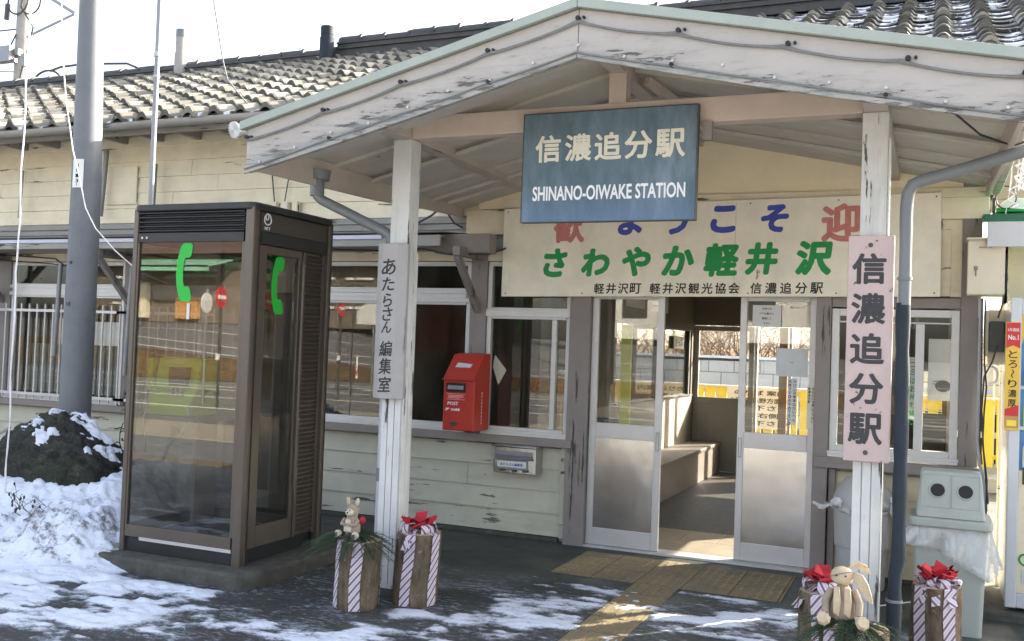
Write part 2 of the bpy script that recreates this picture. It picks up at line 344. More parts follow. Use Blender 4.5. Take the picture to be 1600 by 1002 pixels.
def m_blocks():
    t = NT('stained_block_wall'); n = t.noise(1.6, (1, 1, .5), 9, .7)
    br = t.new('ShaderNodeTexBrick'); br.inputs['Scale'].default_value = 1.0; br.inputs['Mortar Size'].default_value = .012
    br.inputs['Brick Width'].default_value = .55; br.inputs['Row Height'].default_value = .28
    br.inputs['Color1'].default_value = (.62, .64, .68, 1); br.inputs['Color2'].default_value = (.52, .55, .6, 1); br.inputs['Mortar'].default_value = (.26, .28, .3, 1)
    t.link(t.coords((1, 1, 1), (R(90), 0, 0)), br.inputs['Vector'])
    col = t.mix(t.math('MULTIPLY', t.step(n, .55, .70), .8), br.outputs[0], (.10, .11, .12))
    return t.out(col, .85, 0, .2)
M['blocks'] = m_blocks()

def m_blue():
    t = NT('weathered_blue_board'); x = t.xyz()
    n = t.noise(5, (1, 1, .3), 8, .7); n2 = t.noise(26, (1, 1, .5), 6)
    col = t.ramp(n, [(.32, (.060, .100, .122)), (.52, (.108, .160, .195)), (.72, (.20, .255, .31))])
    col = t.mix(t.math('MULTIPLY', t.step(n2, .55, .75), .5), col, (.13, .17, .18))
    lower = t.math('SUBTRACT', 1.0, t.step(x[2], -.10, .25))
    col = t.mix(t.math('MULTIPLY', lower, .5), col, (.11, .19, .36))
    return t.out(col, .6, 0, .3)
M['blueboard'] = m_blue()

# ------------------------------------------------------------------ mesh helpers
def vec(*a): return Vector(a)
class MB:
    def __init__(s): s.v = []; s.f = []; s.uv = None
    def add(s, vs, fs):
        o = len(s.v); s.v += [tuple(p) for p in vs]; s.f += [tuple(i + o for i in f) for f in fs]; return s
    def box(s, x0, x1, y0, y1, z0, z1, m=None):
        if x0 > x1: x0, x1 = x1, x0
        if y0 > y1: y0, y1 = y1, y0
        if z0 > z1: z0, z1 = z1, z0
        vs = [vec(x, y, z) for z in (z0, z1) for y in (y0, y1) for x in (x0, x1)]
        if m is not None: vs = [m @ p for p in vs]
        return s.add(vs, [(0, 2, 3, 1), (4, 5, 7, 6), (0, 1, 5, 4), (2, 6, 7, 3), (0, 4, 6, 2), (1, 3, 7, 5)])
    def beam(s, a, b, w, h, up=(0, 0, 1)):
        """a squared timber from a to b, w across, h along up"""
        a, b = Vector(a), Vector(b); d = (b - a).normalized(); side = d.cross(Vector(up)).normalized(); u = side.cross(d)
        vs = [p + side * sx * w / 2 + u * sz * h / 2 for p in (a, b) for sx, sz in ((-1, -1), (1, -1), (1, 1), (-1, 1))]
        return s.add(vs, [(3, 2, 1, 0), (4, 5, 6, 7), (0, 1, 5, 4), (1, 2, 6, 5), (2, 3, 7, 6), (3, 0, 4, 7)])
    def tube(s, pts, r, n=8, cap=True):
        pts = [Vector(p) for p in pts]; k = len(pts); rs = r if isinstance(r, (list, tuple)) else [r] * k
        d0 = (pts[1] - pts[0]).normalized(); nrm = d0.orthogonal().normalized(); o = len(s.v)
        for i, p in enumerate(pts):
            d = (pts[min(i + 1, k - 1)] - pts[max(i - 1, 0)]).normalized()
            nrm = (nrm - d * nrm.dot(d)); nrm = nrm.normalized() if nrm.length > 1e-6 else d.orthogonal().normalized()
            bn = d.cross(nrm)
            for j in range(n):
                a = 2 * math.pi * j / n; s.v.append(tuple(p + (nrm * math.cos(a) + bn * math.sin(a)) * rs[i]))
        for i in range(k - 1):
            for j in range(n):
                a = o + i * n + j; b = o + i * n + (j + 1) % n; s.f.append((a, b, b + n, a + n))
        if cap: s.f.append(tuple(o + j for j in reversed(range(n)))); s.f.append(tuple(o + (k - 1) * n + j for j in range(n)))
        return s
    def lathe(s, prof, c=(0, 0, 0), n=24, sx=1, sy=1, wob=0.0, seed=0):
        rng = random.Random(seed); o = len(s.v); k = len(prof)
        ws = [1 + wob * (rng.random() - .5) * 2 for _ in range(n)]
        for r, z in prof:
            for j in range(n):
                a = 2 * math.pi * j / n; s.v.append((c[0] + r * ws[j] * sx * math.cos(a), c[1] + r * ws[j] * sy * math.sin(a), c[2] + z))
        for i in range(k - 1):
            for j in range(n):
                a = o + i * n + j; b = o + i * n + (j + 1) % n; s.f.append((a, b, b + n, a + n))
        s.f.append(tuple(o + j for j in reversed(range(n)))); s.f.append(tuple(o + (k - 1) * n + j for j in range(n)))
        return s
    def prism(s, poly, plane, d0, d1):
        n = len(poly)
        def P(a, b, d): return {'xz': (a, d, b), 'yz': (d, a, b), 'xy': (a, b, d)}[plane]
        vs = [P(a, b, d0) for a, b in poly] + [P(a, b, d1) for a, b in poly]
        return s.add(vs, [tuple(reversed(range(n))), tuple(range(n, 2 * n))] + [(i, (i + 1) % n, n + (i + 1) % n, n + i) for i in range(n)])
    def ball(s, c, rad, nu=14, nv=10, wob=0, seed=0, m=None):
        rng = random.Random(seed); rx, ry, rz = rad if isinstance(rad, (tuple, list)) else (rad,) * 3; vs = [(0, 0, -1)]
        for i in range(1, nv):
            t = math.pi * i / nv - math.pi / 2
            for j in range(nu):
                a = 2 * math.pi * j / nu; k = 1 + wob * (rng.random() - .5) * 2
                vs.append((math.cos(t) * math.cos(a) * k, math.cos(t) * math.sin(a) * k, math.sin(t) * k))
        vs.append((0, 0, 1)); out = []
        for p in vs:
            q = Vector((p[0] * rx, p[1] * ry, p[2] * rz)); q = m @ q if m is not None else q; out.append(q + Vector(c))
        fs = [(0, 1 + (j + 1) % nu, 1 + j) for j in range(nu)]
        for i in range(nv - 2):
            for j in range(nu):
                a = 1 + i * nu + j; b = 1 + i * nu + (j + 1) % nu; fs.append((a, b, b + nu, a + nu))
        l = len(vs) - 1; o = 1 + (nv - 2) * nu
        fs += [(o + j, o + (j + 1) % nu, l) for j in range(nu)]
        return s.add(out, fs)
    def strip(s, pts, side, w, th=.002):
        """a ribbon: pts along it, side vectors across, w wide, th thick, with uv"""
        o = len(s.v); L = 0; k = len(pts)
        if s.uv is None: s.uv = {}
        for i, p in enumerate(pts):
            p = Vector(p); sv = Vector(side[i] if isinstance(side, list) else side).normalized()
            d = (Vector(pts[min(i + 1, k - 1)]) - Vector(pts[max(i - 1, 0)])).normalized(); nn = d.cross(sv).normalized()
            ww = w[i] if isinstance(w, list) else w
            if i: L += (p - Vector(pts[i - 1])).length
            for q, uu in ((p - sv * ww / 2, -ww / 2), (p + sv * ww / 2, ww / 2), (p + sv * ww / 2 + nn * th, ww / 2), (p - sv * ww / 2 + nn * th, -ww / 2)):
                s.uv[len(s.v)] = (uu, L); s.v.append(tuple(q))
        for i in range(k - 1):
            a = o + i * 4
            s.f += [(a, a + 1, a + 5, a + 4), (a + 1, a + 2, a + 6, a + 5), (a + 2, a + 3, a + 7, a + 6), (a + 3, a, a + 4, a + 7)]
        s.f += [(o + 3, o + 2, o + 1, o), (o + 4 * k - 4, o + 4 * k - 3, o + 4 * k - 2, o + 4 * k - 1)]
        return s

def root_loc(p):
    while p.parent is not None: p = p.parent
    return p.location.copy()

def tag(o, label=None, cat=None, group=None, kind=None):
    if label: o['label'] = label
    if cat: o['category'] = cat
    if group: o['group'] = group
    if kind: o['kind'] = kind
    return o

def obj(name, mb, mat, parent=None, bevel=0, smooth=False, origin=None, label=None, seg=2):
    me = bpy.data.meshes.new(name); off = root_loc(parent) if parent is not None else Vector(origin or (0, 0, 0))
    me.from_pydata([(p[0] - off.x, p[1] - off.y, p[2] - off.z) for p in mb.v], [], mb.f); me.validate()
    if mb.uv:
        ul = me.uv_layers.new(name='UVMap')
        for l in me.loops: ul.data[l.index].uv = mb.uv.get(l.vertex_index, (0, 0))
    me.materials.append(mat); o = bpy.data.objects.new(name, me); COL.objects.link(o)
    if parent is not None: o.parent = parent
    else: o.location = off
    if smooth:
        for p in me.polygons: p.use_smooth = True
        if smooth != 'all': me.set_sharp_from_angle(angle=R(38))
    if bevel:
        b = o.modifiers.new('bevel', 'BEVEL'); b.width = bevel; b.segments = seg; b.limit_method = 'ANGLE'; b.angle_limit = R(40)
    if label: o['label'] = label
    return o

def thing(name, loc, label, cat, group=None):
    o = bpy.data.objects.new(name, None); o.empty_display_size = .1; COL.objects.link(o); o.location = loc
    return tag(o, label, cat, group)

_gl = {}
def glyph(txt, bold, depth):
    k = (txt, bold, depth)
    if k not in _gl:
        cu = bpy.data.curves.new('letters', 'FONT'); cu.body = txt; cu.size = 1; cu.extrude = depth; cu.resolution_u = 3
        ob = bpy.data.objects.new('letters', cu); COL.objects.link(ob)
        dg = bpy.context.evaluated_depsgraph_get(); me = bpy.data.meshes.new_from_object(ob.evaluated_get(dg))
        v = [tuple(p.co) for p in me.vertices]; f = [tuple(p.vertices) for p in me.polygons]
        bpy.data.objects.remove(ob); bpy.data.curves.remove(cu); bpy.data.meshes.remove(me)
        if bold:                      # thicken the strokes: shifted copies, each a hair behind the last
            V2, F2 = [], []
            for q in range(9):
                dx, dy = (0, 0) if q == 0 else (bold * math.cos(q * math.pi / 4), bold * math.sin(q * math.pi / 4)); o = len(V2)
                V2 += [(p[0] + dx, p[1] + dy, p[2] * (1 - .035 * q)) for p in v]; F2 += [tuple(i + o for i in g_) for g_ in f]
            v, f = V2, F2
        _gl[k] = (v, f)
    return _gl[k]

def write(mb, txt, c, h, w=None, right=(1, 0, 0), up=(0, 0, 1), bold=0.0, th=.0012, slant=0.0, tilt=0.0):
    """letters of height h centred on c, facing right x up"""
    v, f = glyph(txt, round(bold, 4), .01); xs = [p[0] for p in v]; ys = [p[1] for p in v]
    if not v: return mb
    cx, cy = (min(xs) + max(xs)) / 2, (min(ys) + max(ys)) / 2; hh = max(ys) - min(ys); sc = h / hh
    sx = sc if w is None else w / (max(xs) - min(xs))
    rgt, upv = Vector(right).normalized(), Vector(up).normalized(); nn = rgt.cross(upv); c = Vector(c)
    if tilt: rgt, upv = rgt * math.cos(tilt) + upv * math.sin(tilt), upv * math.cos(tilt) - rgt * math.sin(tilt)
    vs = []
    for p in v:
        a, b = (p[0] - cx) * sx, (p[1] - cy) * sc
        vs.append(c + rgt * (a + slant * b) + upv * b + nn * (p[2] / .01 * th))
    return mb.add(vs, f)

# numpy value noise for terrain, snow, rock
def vnoise(x, y, seed=0):
    xi, yi = np.floor(x).astype(np.int64), np.floor(y).astype(np.int64); xf, yf = x - xi, y - yi
    def h(a, b):
        n = (a * 374761393 + b * 668265263 + seed * 974711) & 0x7fffffff
        n = ((n ^ (n >> 13)) * 1274126177) & 0x7fffffff
        return ((n ^ (n >> 16)) & 0xffff) / 65535.0
    u, v = xf * xf * (3 - 2 * xf), yf * yf * (3 - 2 * yf)
    return (h(xi, yi) * (1 - u) + h(xi + 1, yi) * u) * (1 - v) + (h(xi, yi + 1) * (1 - u) + h(xi + 1, yi + 1) * u) * v
def fbm(x, y, seed=0, o=5, g=.55):
    s, a, t = 0, 1, 0
    for i in range(o): s = s + a * vnoise(x * 2 ** i, y * 2 ** i, seed + i * 17); t += a; a *= g
    return s / t
def sstep(x, a, b):
    t = np.clip((x - a) / (b - a), 0, 1); return t * t * (3 - 2 * t)

# ------------------------------------------------------------------ the setting
def grid_obj(name, xs, ys, zf, mat, kind, keep=None, label=None):
    X, Y = np.meshgrid(xs, ys); Z = zf(X, Y); nx, ny = len(xs), len(ys)
    v = np.stack([X.ravel(), Y.ravel(), Z.ravel()], 1)
    i = np.arange(nx - 1)[None, :] + np.arange(ny - 1)[:, None] * nx
    f = np.stack([i, i + 1, i + 1 + nx, i + nx], -1).reshape(-1, 4)
    if keep is not None:
        k = keep(X, Y, Z).ravel(); f = f[k[f].any(1)]
        used = np.unique(f); mp = -np.ones(len(v), int); mp[used] = np.arange(len(used)); v = v[used]; f = mp[f]
    me = bpy.data.meshes.new(name); me.from_pydata(v.tolist(), [], f.tolist()); me.materials.append(mat)
    if kind == 'stuff': me.attributes.new('depth', 'FLOAT', 'POINT').data.foreach_set('value', v[:, 2].astype(np.float32))
    for p in me.polygons: p.use_smooth = True
    o = bpy.data.objects.new(name, me); COL.objects.link(o); o['kind'] = kind
    if label: o['label'] = label
    return o

g = MB(); g.box(-260, 260, -24, 260, -.6, 0); g.box(-260, 260, -140, -24, -.6, -.02)
rd_ = MB(); rd_.box(-120, 90, -24, -10.61, -.02, .003)
obj('road', rd_, plain('worn_pale_asphalt', (.23, .23, .22), .85, 0, .15, 2, .2))['kind'] = 'structure'
obj('ground', g, M['ground']); bpy.data.objects['ground']['kind'] = 'structure'

def snow_h(X, Y):
    n = fbm(X * 1.6, Y * 1.6, 3); f = fbm(X * 9, Y * 13, 9, 4); e = fbm(X * 3.5 + .6 * f, Y * 6, 5, 5, .6)
    # the bank on the left: toe line runs from the booth foot down to the left
    toe = -3.05 + .28 * (fbm(X * 2.2, Y * 0 + 3, 21, 3) - .5) * 2
    bank = sstep(Y, toe, toe + 1.35) * sstep(-X, 4.35 + .25 * n, 5.4)
    g2 = fbm(X * 15, Y * 17, 77, 4, .62)
    hb = bank * (.22 + .29 * sstep(Y, -2.9, -1.75)) + .10 * bank * (f - .4) + .07 * bank * (g2 - .45)
    lump = np.exp(-(((X + 5.25) / .42) ** 2 + ((Y + 2.35) / .24) ** 2)) * .17 * (.35 + f + .6 * (g2 - .4))
    lump += np.exp(-(((X + 6.05) / .3) ** 2 + ((Y + 2.5) / .2) ** 2)) * .09 * (.6 + f)
    skirt = sstep(-X, 3.5, 3.95) * sstep(-Y, 2.42, 2.62) * (1 - sstep(-Y, 3.25 + .5 * (n - .5) * 2, 3.5 + .6 * n))
    hs = skirt * (.035 * (e - .38) * 3.2)
    # thin trodden snow across the porch front
    left = sstep(-X, 2.2, 2.9) * (1 - sstep(-X, 3.4, 3.7)) * .0
    mid = sstep(X, -2.45, -2.2) * (1 - sstep(X, -.72, -.6)) * sstep(-Y, .98, 1.25)
    mid = mid * (1 - .72 * sstep(X, -1.78, -1.74) * (1 - sstep(X, -1.42, -1.38)))
    thin = np.maximum(mid * .9, .62 * sstep(-Y, 2.55, 2.9))
    e2 = fbm(X * 4.2 + .5 * n, Y * 8.5, 41, 6, .66); e3 = fbm(X * 1.5, Y * 2.4, 61, 3)
    ht = (e2 + .55 * (e3 - .5) - .53 + .13 * (thin - .4)) * .05 * sstep(thin, .02, .2)
    curl = np.exp(-((((X + 2.55) / .30) ** 2 + ((Y + 2.30) / .24) ** 2))) * .05 * (e - .2) - .012
    rightp = np.exp(-((((X - .02) / .22) ** 2 + ((Y + 1.5) / .3) ** 2))) * .05 * (e - .2) - .010
    return np.maximum.reduce([hb + lump - .012, hs - .004, ht, curl, rightp, 0 * X - .02]) 
snow_o = grid_obj('snow', np.arange(-7.6, .7, .0132), np.arange(-4.2, -.9, .0132), lambda X, Y: snow_h(X, Y), M['snow'], 'stuff', lambda X, Y, Z: Z > 0.0,
         label='thin trodden snow on the pavement and heaped snow at left')

# tactile paving: a block by the door and a guiding strip
t = NT('ochre_tactile_paving'); nn = t.noise(60, detail=5); n2 = t.noise(4, detail=6)
c = t.ramp(nn, [(.3, (.20, .15, .082)), (.7, (.31, .245, .145))]); c = t.mix(t.math('MULTIPLY', t.step(n2, .42, .7), .65), c, (.16, .145, .12))
xx = t.xyz()
for ax in (0, 1):
    fr = t.math('FRACT', t.math('DIVIDE', t.math('ADD', xx[ax], 30.0 + (1.72 if ax == 0 else .97)), .3)); c = t.mix(t.math('LESS_THAN', fr, .018), c, (.05, .045, .035))
t.bump(nn, .3, .003); M['tactile'] = t.out(c, .8, 0, .3)
tp = MB(); tp.box(-2.30, -.80, -.97, -.21, -.02, .006); tp.box(-1.72, -1.43, -5.2, -.972, -.02, .006)
for i in range(25):
    for j in range(12):
        x, y = -2.27 + i * .06, -.94 + j * .06; tp.lathe([(.014, 0), (.012, .004), (.006, .005)], (x, y, .0055), 8)
for k in range(4):
    x = -1.683 + k * .072
    for q in range(14):
        y0 = -1.0 - q * .3; tp.box(x - .013, x + .013, y0 - .27, y0 - .02, .005, .010)
for x in np.arange(-12, 2, .3): tp.box(x, x + .296, -6.75, -6.45, -.02, .006)
obj('tactile_paving', tp, M['tactile'])['kind'] = 'structure'

# far side of the road (seen mirrored in the panes): markings, verge, a rising upper road
pv = MB(); pv.box(-80, 60, -10.6, -8.6, -.02, .008); obj('pavement', pv, plain('pale_paving', (.46, .42, .34), .85, 0, .12, 3, .2))['kind'] = 'structure'
rl = MB()
for y, w in ((-13.6, .16), (-16.5, .16), (-19.3, .2), (-20.6, .16)): rl.box(-80, 50, y - w / 2, y + w / 2, -.01, .008)
for x in (-24, -16, -9, -2, 5): rl.prism([(x, -18.9), (x + 4, -17.2), (x + 2.6, -17.2), (x + .2, -18.3)], 'xy', -.01, .0085)
for k in range(8): rl.box(2 + k * .9, 2.45 + k * .9, -16.3, -12.9, -.01, .0085)
obj('road_marking', rl, M['roadline'])['kind'] = 'structure'
def base_z(X): return .25 + .062 * np.clip(-20 - X, 0, 14)
def vz(X, Y): return .02 + sstep(-Y, 23.6, 27.2) * (base_z(X) + .10 * fbm(X, Y, 4)) - .5 * sstep(-Y, 28.2, 28.9)
grid_obj('grass_verge', np.arange(-70, 40, .5), np.arange(-29, -23, .25), vz, M['drygrass'], 'structure')
def uz(x, y): return float(base_z(np.array(float(x)))) + .085 * max(0, min(-y - 27.8, 14)) + .01
ur = MB(); _xs = [-90, -60, -34, -31, -28, -24, -20, 0, 60]; _ys = [-27.8, -41.8, -140]
ur.add([(x, y, uz(x, y)) for y in _ys for x in _xs], [(j * 9 + i, (j + 1) * 9 + i, (j + 1) * 9 + i + 1, j * 9 + i + 1) for j in range(2) for i in range(8)])
obj('road', ur, plain('upper_road_asphalt', (.19, .19, .185), .85, 0, .2, 3, .2))['kind'] = 'structure'
ul = MB()
for y in (-29.0, -31.2, -35.5):
    for xa, xb in zip(_xs[1:-1], _xs[2:]): ul.add([(xa, y - .12, uz(xa, y - .12) + .012), (xb, y - .12, uz(xb, y - .12) + .012), (xb, y + .12, uz(xb, y + .12) + .012), (xa, y + .12, uz(xa, y + .12) + .012)], [(0, 1, 2, 3)])
ul = obj('road_line', ul, M['roadline']); ul['kind'] = 'structure'

# platform and retaining wall behind the station
pf = MB(); pf.box(-30, 30, 5.6, 8.4, -.02, .16); obj('platform', pf, plain('platform_paving', (.34, .33, .30), .85, 0, .15, 2, .2))['kind'] = 'structure'

# ------------------------------------------------------------------ the station building
B = thing('station_building', (0, 0, 0), 'cream clapboard wooden station house with tiled roof and gabled entrance porch', 'station')

def boards(mb, x0, x1, zs, y=.03, lip=.022, seed=0, seams=True):
    rng = random.Random(seed)
    for z0, z1 in zip(zs[:-1], zs[1:]):
        cuts = [x0]; x = x0 + rng.uniform(.4, 2.6)
        while seams and x < x1 - .5: cuts.append(x); x += rng.uniform(1.6, 3.4)
        cuts.append(x1)
        for a, b in zip(cuts[:-1], cuts[1:]):
            j = rng.uniform(-.002, .003); dz = rng.uniform(-.003, .003)
            mb.prism([(y, z0 - .004 + dz), (y - lip - j, z0 + dz), (y - .007 - j * .5, z1 + .006), (y, z1 + .006)], 'yz', a + .0015, b - .0015)
    return mb

# wall cores round the openings
wl_ = MB()
wl_.box(-14, -2.55, .031, .13, 0, .76); wl_.box(-14, .30, .031, .13, 2.24, 3.5)
WINS = [(-11.9, -10.4), (-10.2, -8.86), (-8.65, -7.12), (-6.98, -5.46), (-5.2, -3.43), (-3.285, -2.56)]
wl_.box(-14, -11.9, .031, .13, .76, 2.24)
wl_.box(-.63, .30, .031, .13, 0, .78)
obj('wall', wl_, M['hoodwood'], B)
ew = MB(); ew.box(.20, .305, .131, 5.3, 0, .84); ew.box(.20, .305, .131, 5.3, 1.44, 3.4); ew.box(.20, .305, 2.95, 5.3, .84, 1.44)
ew.prism([(.1, 3.4), (5.3, 3.4), (2.5, 4.5)], 'yz', .20, .305)
ew.box(-14.1, -14.0, .0, 5.3, 0, 3.4); ew.prism([(.1, 3.4), (5.3, 3.4), (2.5, 4.5)], 'yz', -14.1, -14.0)
obj('end_wall', ew, M['cream'], B)
bw = MB()
bw.box(-14, -2.79, 5.3, 5.42, 0, 3.4); bw.box(-2.79, -1.24, 5.3, 5.42, 1.87, 3.4); bw.box(-1.24, -.40, 5.3, 5.42, 0, 3.4)
bw.box(-.40, .19, 5.3, 5.42, 0, .86); bw.box(-.40, .19, 5.3, 5.42, 1.42, 3.4); bw.box(.19, .305, 5.301, 5.42, 0, 3.4)
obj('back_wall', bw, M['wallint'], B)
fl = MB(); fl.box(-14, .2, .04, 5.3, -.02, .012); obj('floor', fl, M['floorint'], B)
fl = MB()
for i in range(6): fl.box(-2.40 + i * .30, -2.104 + i * .30, .13, .56, -.01, .016); fl.box(-2.40 + i * .30, -2.104 + i * .30, .565, 1.0, -.01, .016)
obj('entrance_tiles', fl, plain('worn_tan_tile', (.27, .225, .165), .6, 0, .2, 5, .1), B)  # tan entrance tile, toned paler than the floor to carry the sun patch
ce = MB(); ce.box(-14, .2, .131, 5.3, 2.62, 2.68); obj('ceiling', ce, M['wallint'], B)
# ticket office partition with its counter glass
pt = MB(); pt.box(-2.87, -2.79, .131, 5.3, 1.80, 2.62); pt.box(-2.87, -2.79, .131, 1.9, .97, 1.80); pt.box(-2.87, -2.79, 5.2, 5.3, .97, 1.8)
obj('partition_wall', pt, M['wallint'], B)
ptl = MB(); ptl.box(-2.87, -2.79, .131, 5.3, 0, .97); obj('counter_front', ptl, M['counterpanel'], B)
cw = MB()
for y in (1.92, 3.5, 5.1): cw.box(-2.85, -2.80, y, y + .06, .985, 1.78)
cw.box(-2.88, -2.76, 1.9, 5.2, .97, .985); cw.box(-2.86, -2.78, 1.9, 5.2, 1.78, 1.80)
cwo = obj('window', cw, M['darkgrey'], B); pn = MB(); pn.box(-2.828, -2.822, 1.98, 5.1, .985, 1.78); obj('pane', pn, M['glass'], cwo)
of = MB(); of.box(-13.9, -2.88, 5.25, 5.298, .02, 2.6); of.box(-6.0, -5.9, 1.8, 5.2, .02, 2.6); obj('office_lining', of, M['officewall'], B)

# clapboards
zl = [.035, .207, .381, .556, .71]
lo = MB(); boards(lo, -14, -2.60, zl, seed=3); obj('siding', lo, M['siding'], B)
hi = MB(); boards(hi, -14, -2.2, [2.56, 2.706, 2.854, 3.0, 3.15, 3.30, 3.46], y=.03, seed=5); obj('siding', hi, M['cream'], B)
hw = MB(); boards(hw, -14, -3.14, [2.40, 2.45, 2.505, 2.556], y=.03, lip=.03, seed=6); obj('siding', hw, M['hoodwood'], B, label='weathered grey boards above the window hood')
rs = MB(); boards(rs, -.625, .19, [.03, .207, .381, .556, .71], seed=8, seams=False); obj('siding', rs, M['yellowside'], B, label='yellow cream boards under the right window')
ft = MB(); ft.box(-14, -2.62, -.01, .029, -.02, .03); ft.box(-.62, .3, -.012, .029, -.02, .028); obj('foundation', ft, M['concrete'], B)
pl = MB(); pl.box(-7.41, -7.05, -.012, .006, 2.757, 3.11); pl.box(-7.43, -7.03, -.016, -.008, 2.74, 2.757); obj('cover_plate', pl, M['cream'], B, bevel=.004)

# timber posts, sills, heads
for a, b in ((-10.4, -10.2), (-8.86, -8.65), (-7.12, -6.98), (-5.46, -5.2), (-3.43, -3.285)):
    p = MB(); p.box(a, b, -.035, .13, .80, 2.24); obj('window_post', p, M['timber'], B, bevel=.004)
p = MB(); p.box(-2.56, -2.395, -.06, .13, -.01, 2.24); obj('door_post', p, M['timber'], B, bevel=.005)
p = MB(); p.box(-2.605, -2.562, -.02, .13, .03, .735); obj('corner_board', p, M['siding'], B, bevel=.003)
p = MB(); p.box(-.732, -.632, -.06, .13, -.01, 2.24); obj('door_post', p, M['timber'], B, bevel=.005)
p = MB(); p.box(.185, .305, -.05, .03, -.01, 3.3); obj('corner_post', p, M['timber'], B, bevel=.005)
p = MB(); p.box(-.625, -.58, -.022, .03, .03, .735); obj('corner_board', p, M['timber'], B, bevel=.003)
s_ = MB(); s_.box(-14, -2.51, -.075, .03, .735, .80); obj('window_sill', s_, M['timberh'], B, bevel=.005)
s_ = MB(); s_.box(-.72, .315, -.085, .03, .745, .82); obj('window_sill', s_, M['timberh'], B, bevel=.005)
h_ = MB(); h_.box(-14, -3.14, -.03, .03, 2.185, 2.265); obj('window_head', h_, M['cream'], B, bevel=.004)
h_ = MB(); h_.box(-.63, .185, -.045, .03, 1.86, 1.93); h_.box(-2.394, -.733, -.03, .12, 1.95, 2.24); h_.box(-.63, .185, .0, .03, 2.2, 2.24); obj('window_head', h_, M['timberh'], B, bevel=.004)

def window(x0, x1, z0, z1, y, rails=(), mull=(), fw=.035, mat='whiteframe', lab=None, tracks=True):
    f = MB(); d = .05
    f.box(x0, x0 + fw, y, y + d, z0, z1); f.box(x1 - fw, x1, y, y + d, z0, z1)
    f.box(x0 + fw, x1 - fw, y - .01, y + d, z0, z0 + fw); f.box(x0 + fw, x1 - fw, y, y + d, z1 - fw, z1)
    if tracks:
        f.box(x0 - .01, x1 + .01, y - .03, y - .011, z0 - .012, z0 + .010); f.box(x0 - .005, x1 + .005, y - .045, y - .031, z0 - .03, z0 - .008)
    lv = [z0 + fw]
    for a, b in rails:
        f.box(x0 + fw, x1 - fw, y - .012, y + d, a, b)
        if b - a > .08: f.box(x0, x1, y - .026, y - .013, a + .018, a + .055); f.box(x0, x1, y - .022, y - .013, b - .045, b - .012)
        lv += [a, b]
    lv.append(z1 - fw)
    for mx in mull: f.box(mx - fw * .55, mx + fw * .55, y + .004, y + d - .004, z0 + fw, rails[0][0] if rails else z1 - fw)
    o = obj('window', f, M[mat], B, bevel=.003, label=lab)
    for i in range(0, len(lv), 2):
        xs = [x0 + fw] + (list(mull) if i == 0 else []) + [x1 - fw]
        for k, (a, b) in enumerate(zip(xs[:-1], xs[1:])):
            q = MB(); yy = y + .018 + .014 * (k % 2)
            q.box(a, b, yy, yy + .005, lv[i], lv[i + 1]); obj('pane', q, M['glass'], o)
    return o

TR = (1.826, 1.962)
for (a, b), mu in zip(WINS[:5], ((-11.1,), (-9.5,), (-7.9,), (-6.2,), (-4.22,))):
    window(a + .004, b - .004, .83, 2.18, -.02, (TR,), mu)
window(-3.281, -2.564, .83, 2.18, -.02, ((1.722, 1.812),), (-2.70,))
window(-.628, .182, .855, 1.85, -.03, ((1.755, 1.765),), (-.06,), .05)
rw2 = MB(); rw2.box(-.625, .182, .0, .02, 1.95, 2.19); obj('transom_panel', rw2, M['darkgrey'], B)
fr2 = MB(); fr2.box(.03, .12, -.03, -.001, 1.94, 2.4); obj('transom_frame', fr2, M['cream'], B, bevel=.003)
# end wall window to the waiting room
f = MB(); x0, x1 = .235, .275
for y in (.135, 1.20, 2.91): f.box(x0, x1, y, y + .04, .84, 1.44)
f.box(x0, x1, .175, 2.91, .84, .87); f.box(x0, x1, .175, 2.91, 1.41, 1.44); o = obj('window', f, M['whiteframe'], B)
q = MB(); q.box(.252, .257, .175, 2.91, .87, 1.41); obj('pane', q, M['glass'], o)
f = MB(); f.box(-.40, -.36, 5.33, 5.38, .86, 1.42); f.box(.15, .19, 5.33, 5.38, .86, 1.42); f.box(-.36, .15, 5.33, 5.38, .86, .9); f.box(-.36, .15, 5.33, 5.38, 1.39, 1.42)
o = obj('window', f, M['panelgrey'], B); q = MB(); q.box(-.36, .15, 5.352, 5.357, .9, 1.39); obj('pane', q, M['glass'], o)

def door(x0, x1, y, ztop, mid, base, fw, frame, panel, hx=None, ht=.03, muntin=None):
    d = .036; f = MB()
    f.box(x0, x0 + fw, y, y + d, .018, ztop); f.box(x1 - fw, x1, y, y + d, .018, ztop)
    f.box(x0 + fw, x1 - fw, y, y + d, .018, base); f.box(x0 + fw, x1 - fw, y, y + d, mid[0], mid[1]); f.box(x0 + fw, x1 - fw, y, y + d, ztop - fw, ztop)
    if muntin: f.box(x0 + fw, x1 - fw, y + .005, y + d - .005, muntin, muntin + .035)
    o = obj('sliding_door', f, frame, B, bevel=.003)
    q = MB(); q.box(x0 + fw, x1 - fw, y + .010, y + .022, base, mid[0]); obj('lower_panel', q, panel, o)
    q = MB(); q.box(x0 + fw, x1 - fw, y + .014, y + .019, mid[1], ztop - fw); obj('pane', q, M['glass'], o)
    if hx is not None:
        q = MB()
        for a, b, c, e in ((hx - .012, hx - .008, .76, .90), (hx + .008, hx + .012, .76, .90), (hx - .008, hx + .008, .76, .765), (hx - .008, hx + .008, .895, .90)): q.box(a, b, y - .006, y - .0005, c, e)
        obj('handle', q, M['steelpipe'], o)
    return o
dl = door(-2.392, -1.826, -.005, 1.945, (.83, .945), .145, .052, M['alu'], M['alupanel'], -1.85)
dr = door(-1.274, -.734, .045, 1.945, (.83, .945), .145, .048, M['alu'], M['alupanel'], -1.25)
th = MB(); th.box(-2.394, -.734, -.05, .12, -.02, .016); obj('door_track', th, M['alu'], B)
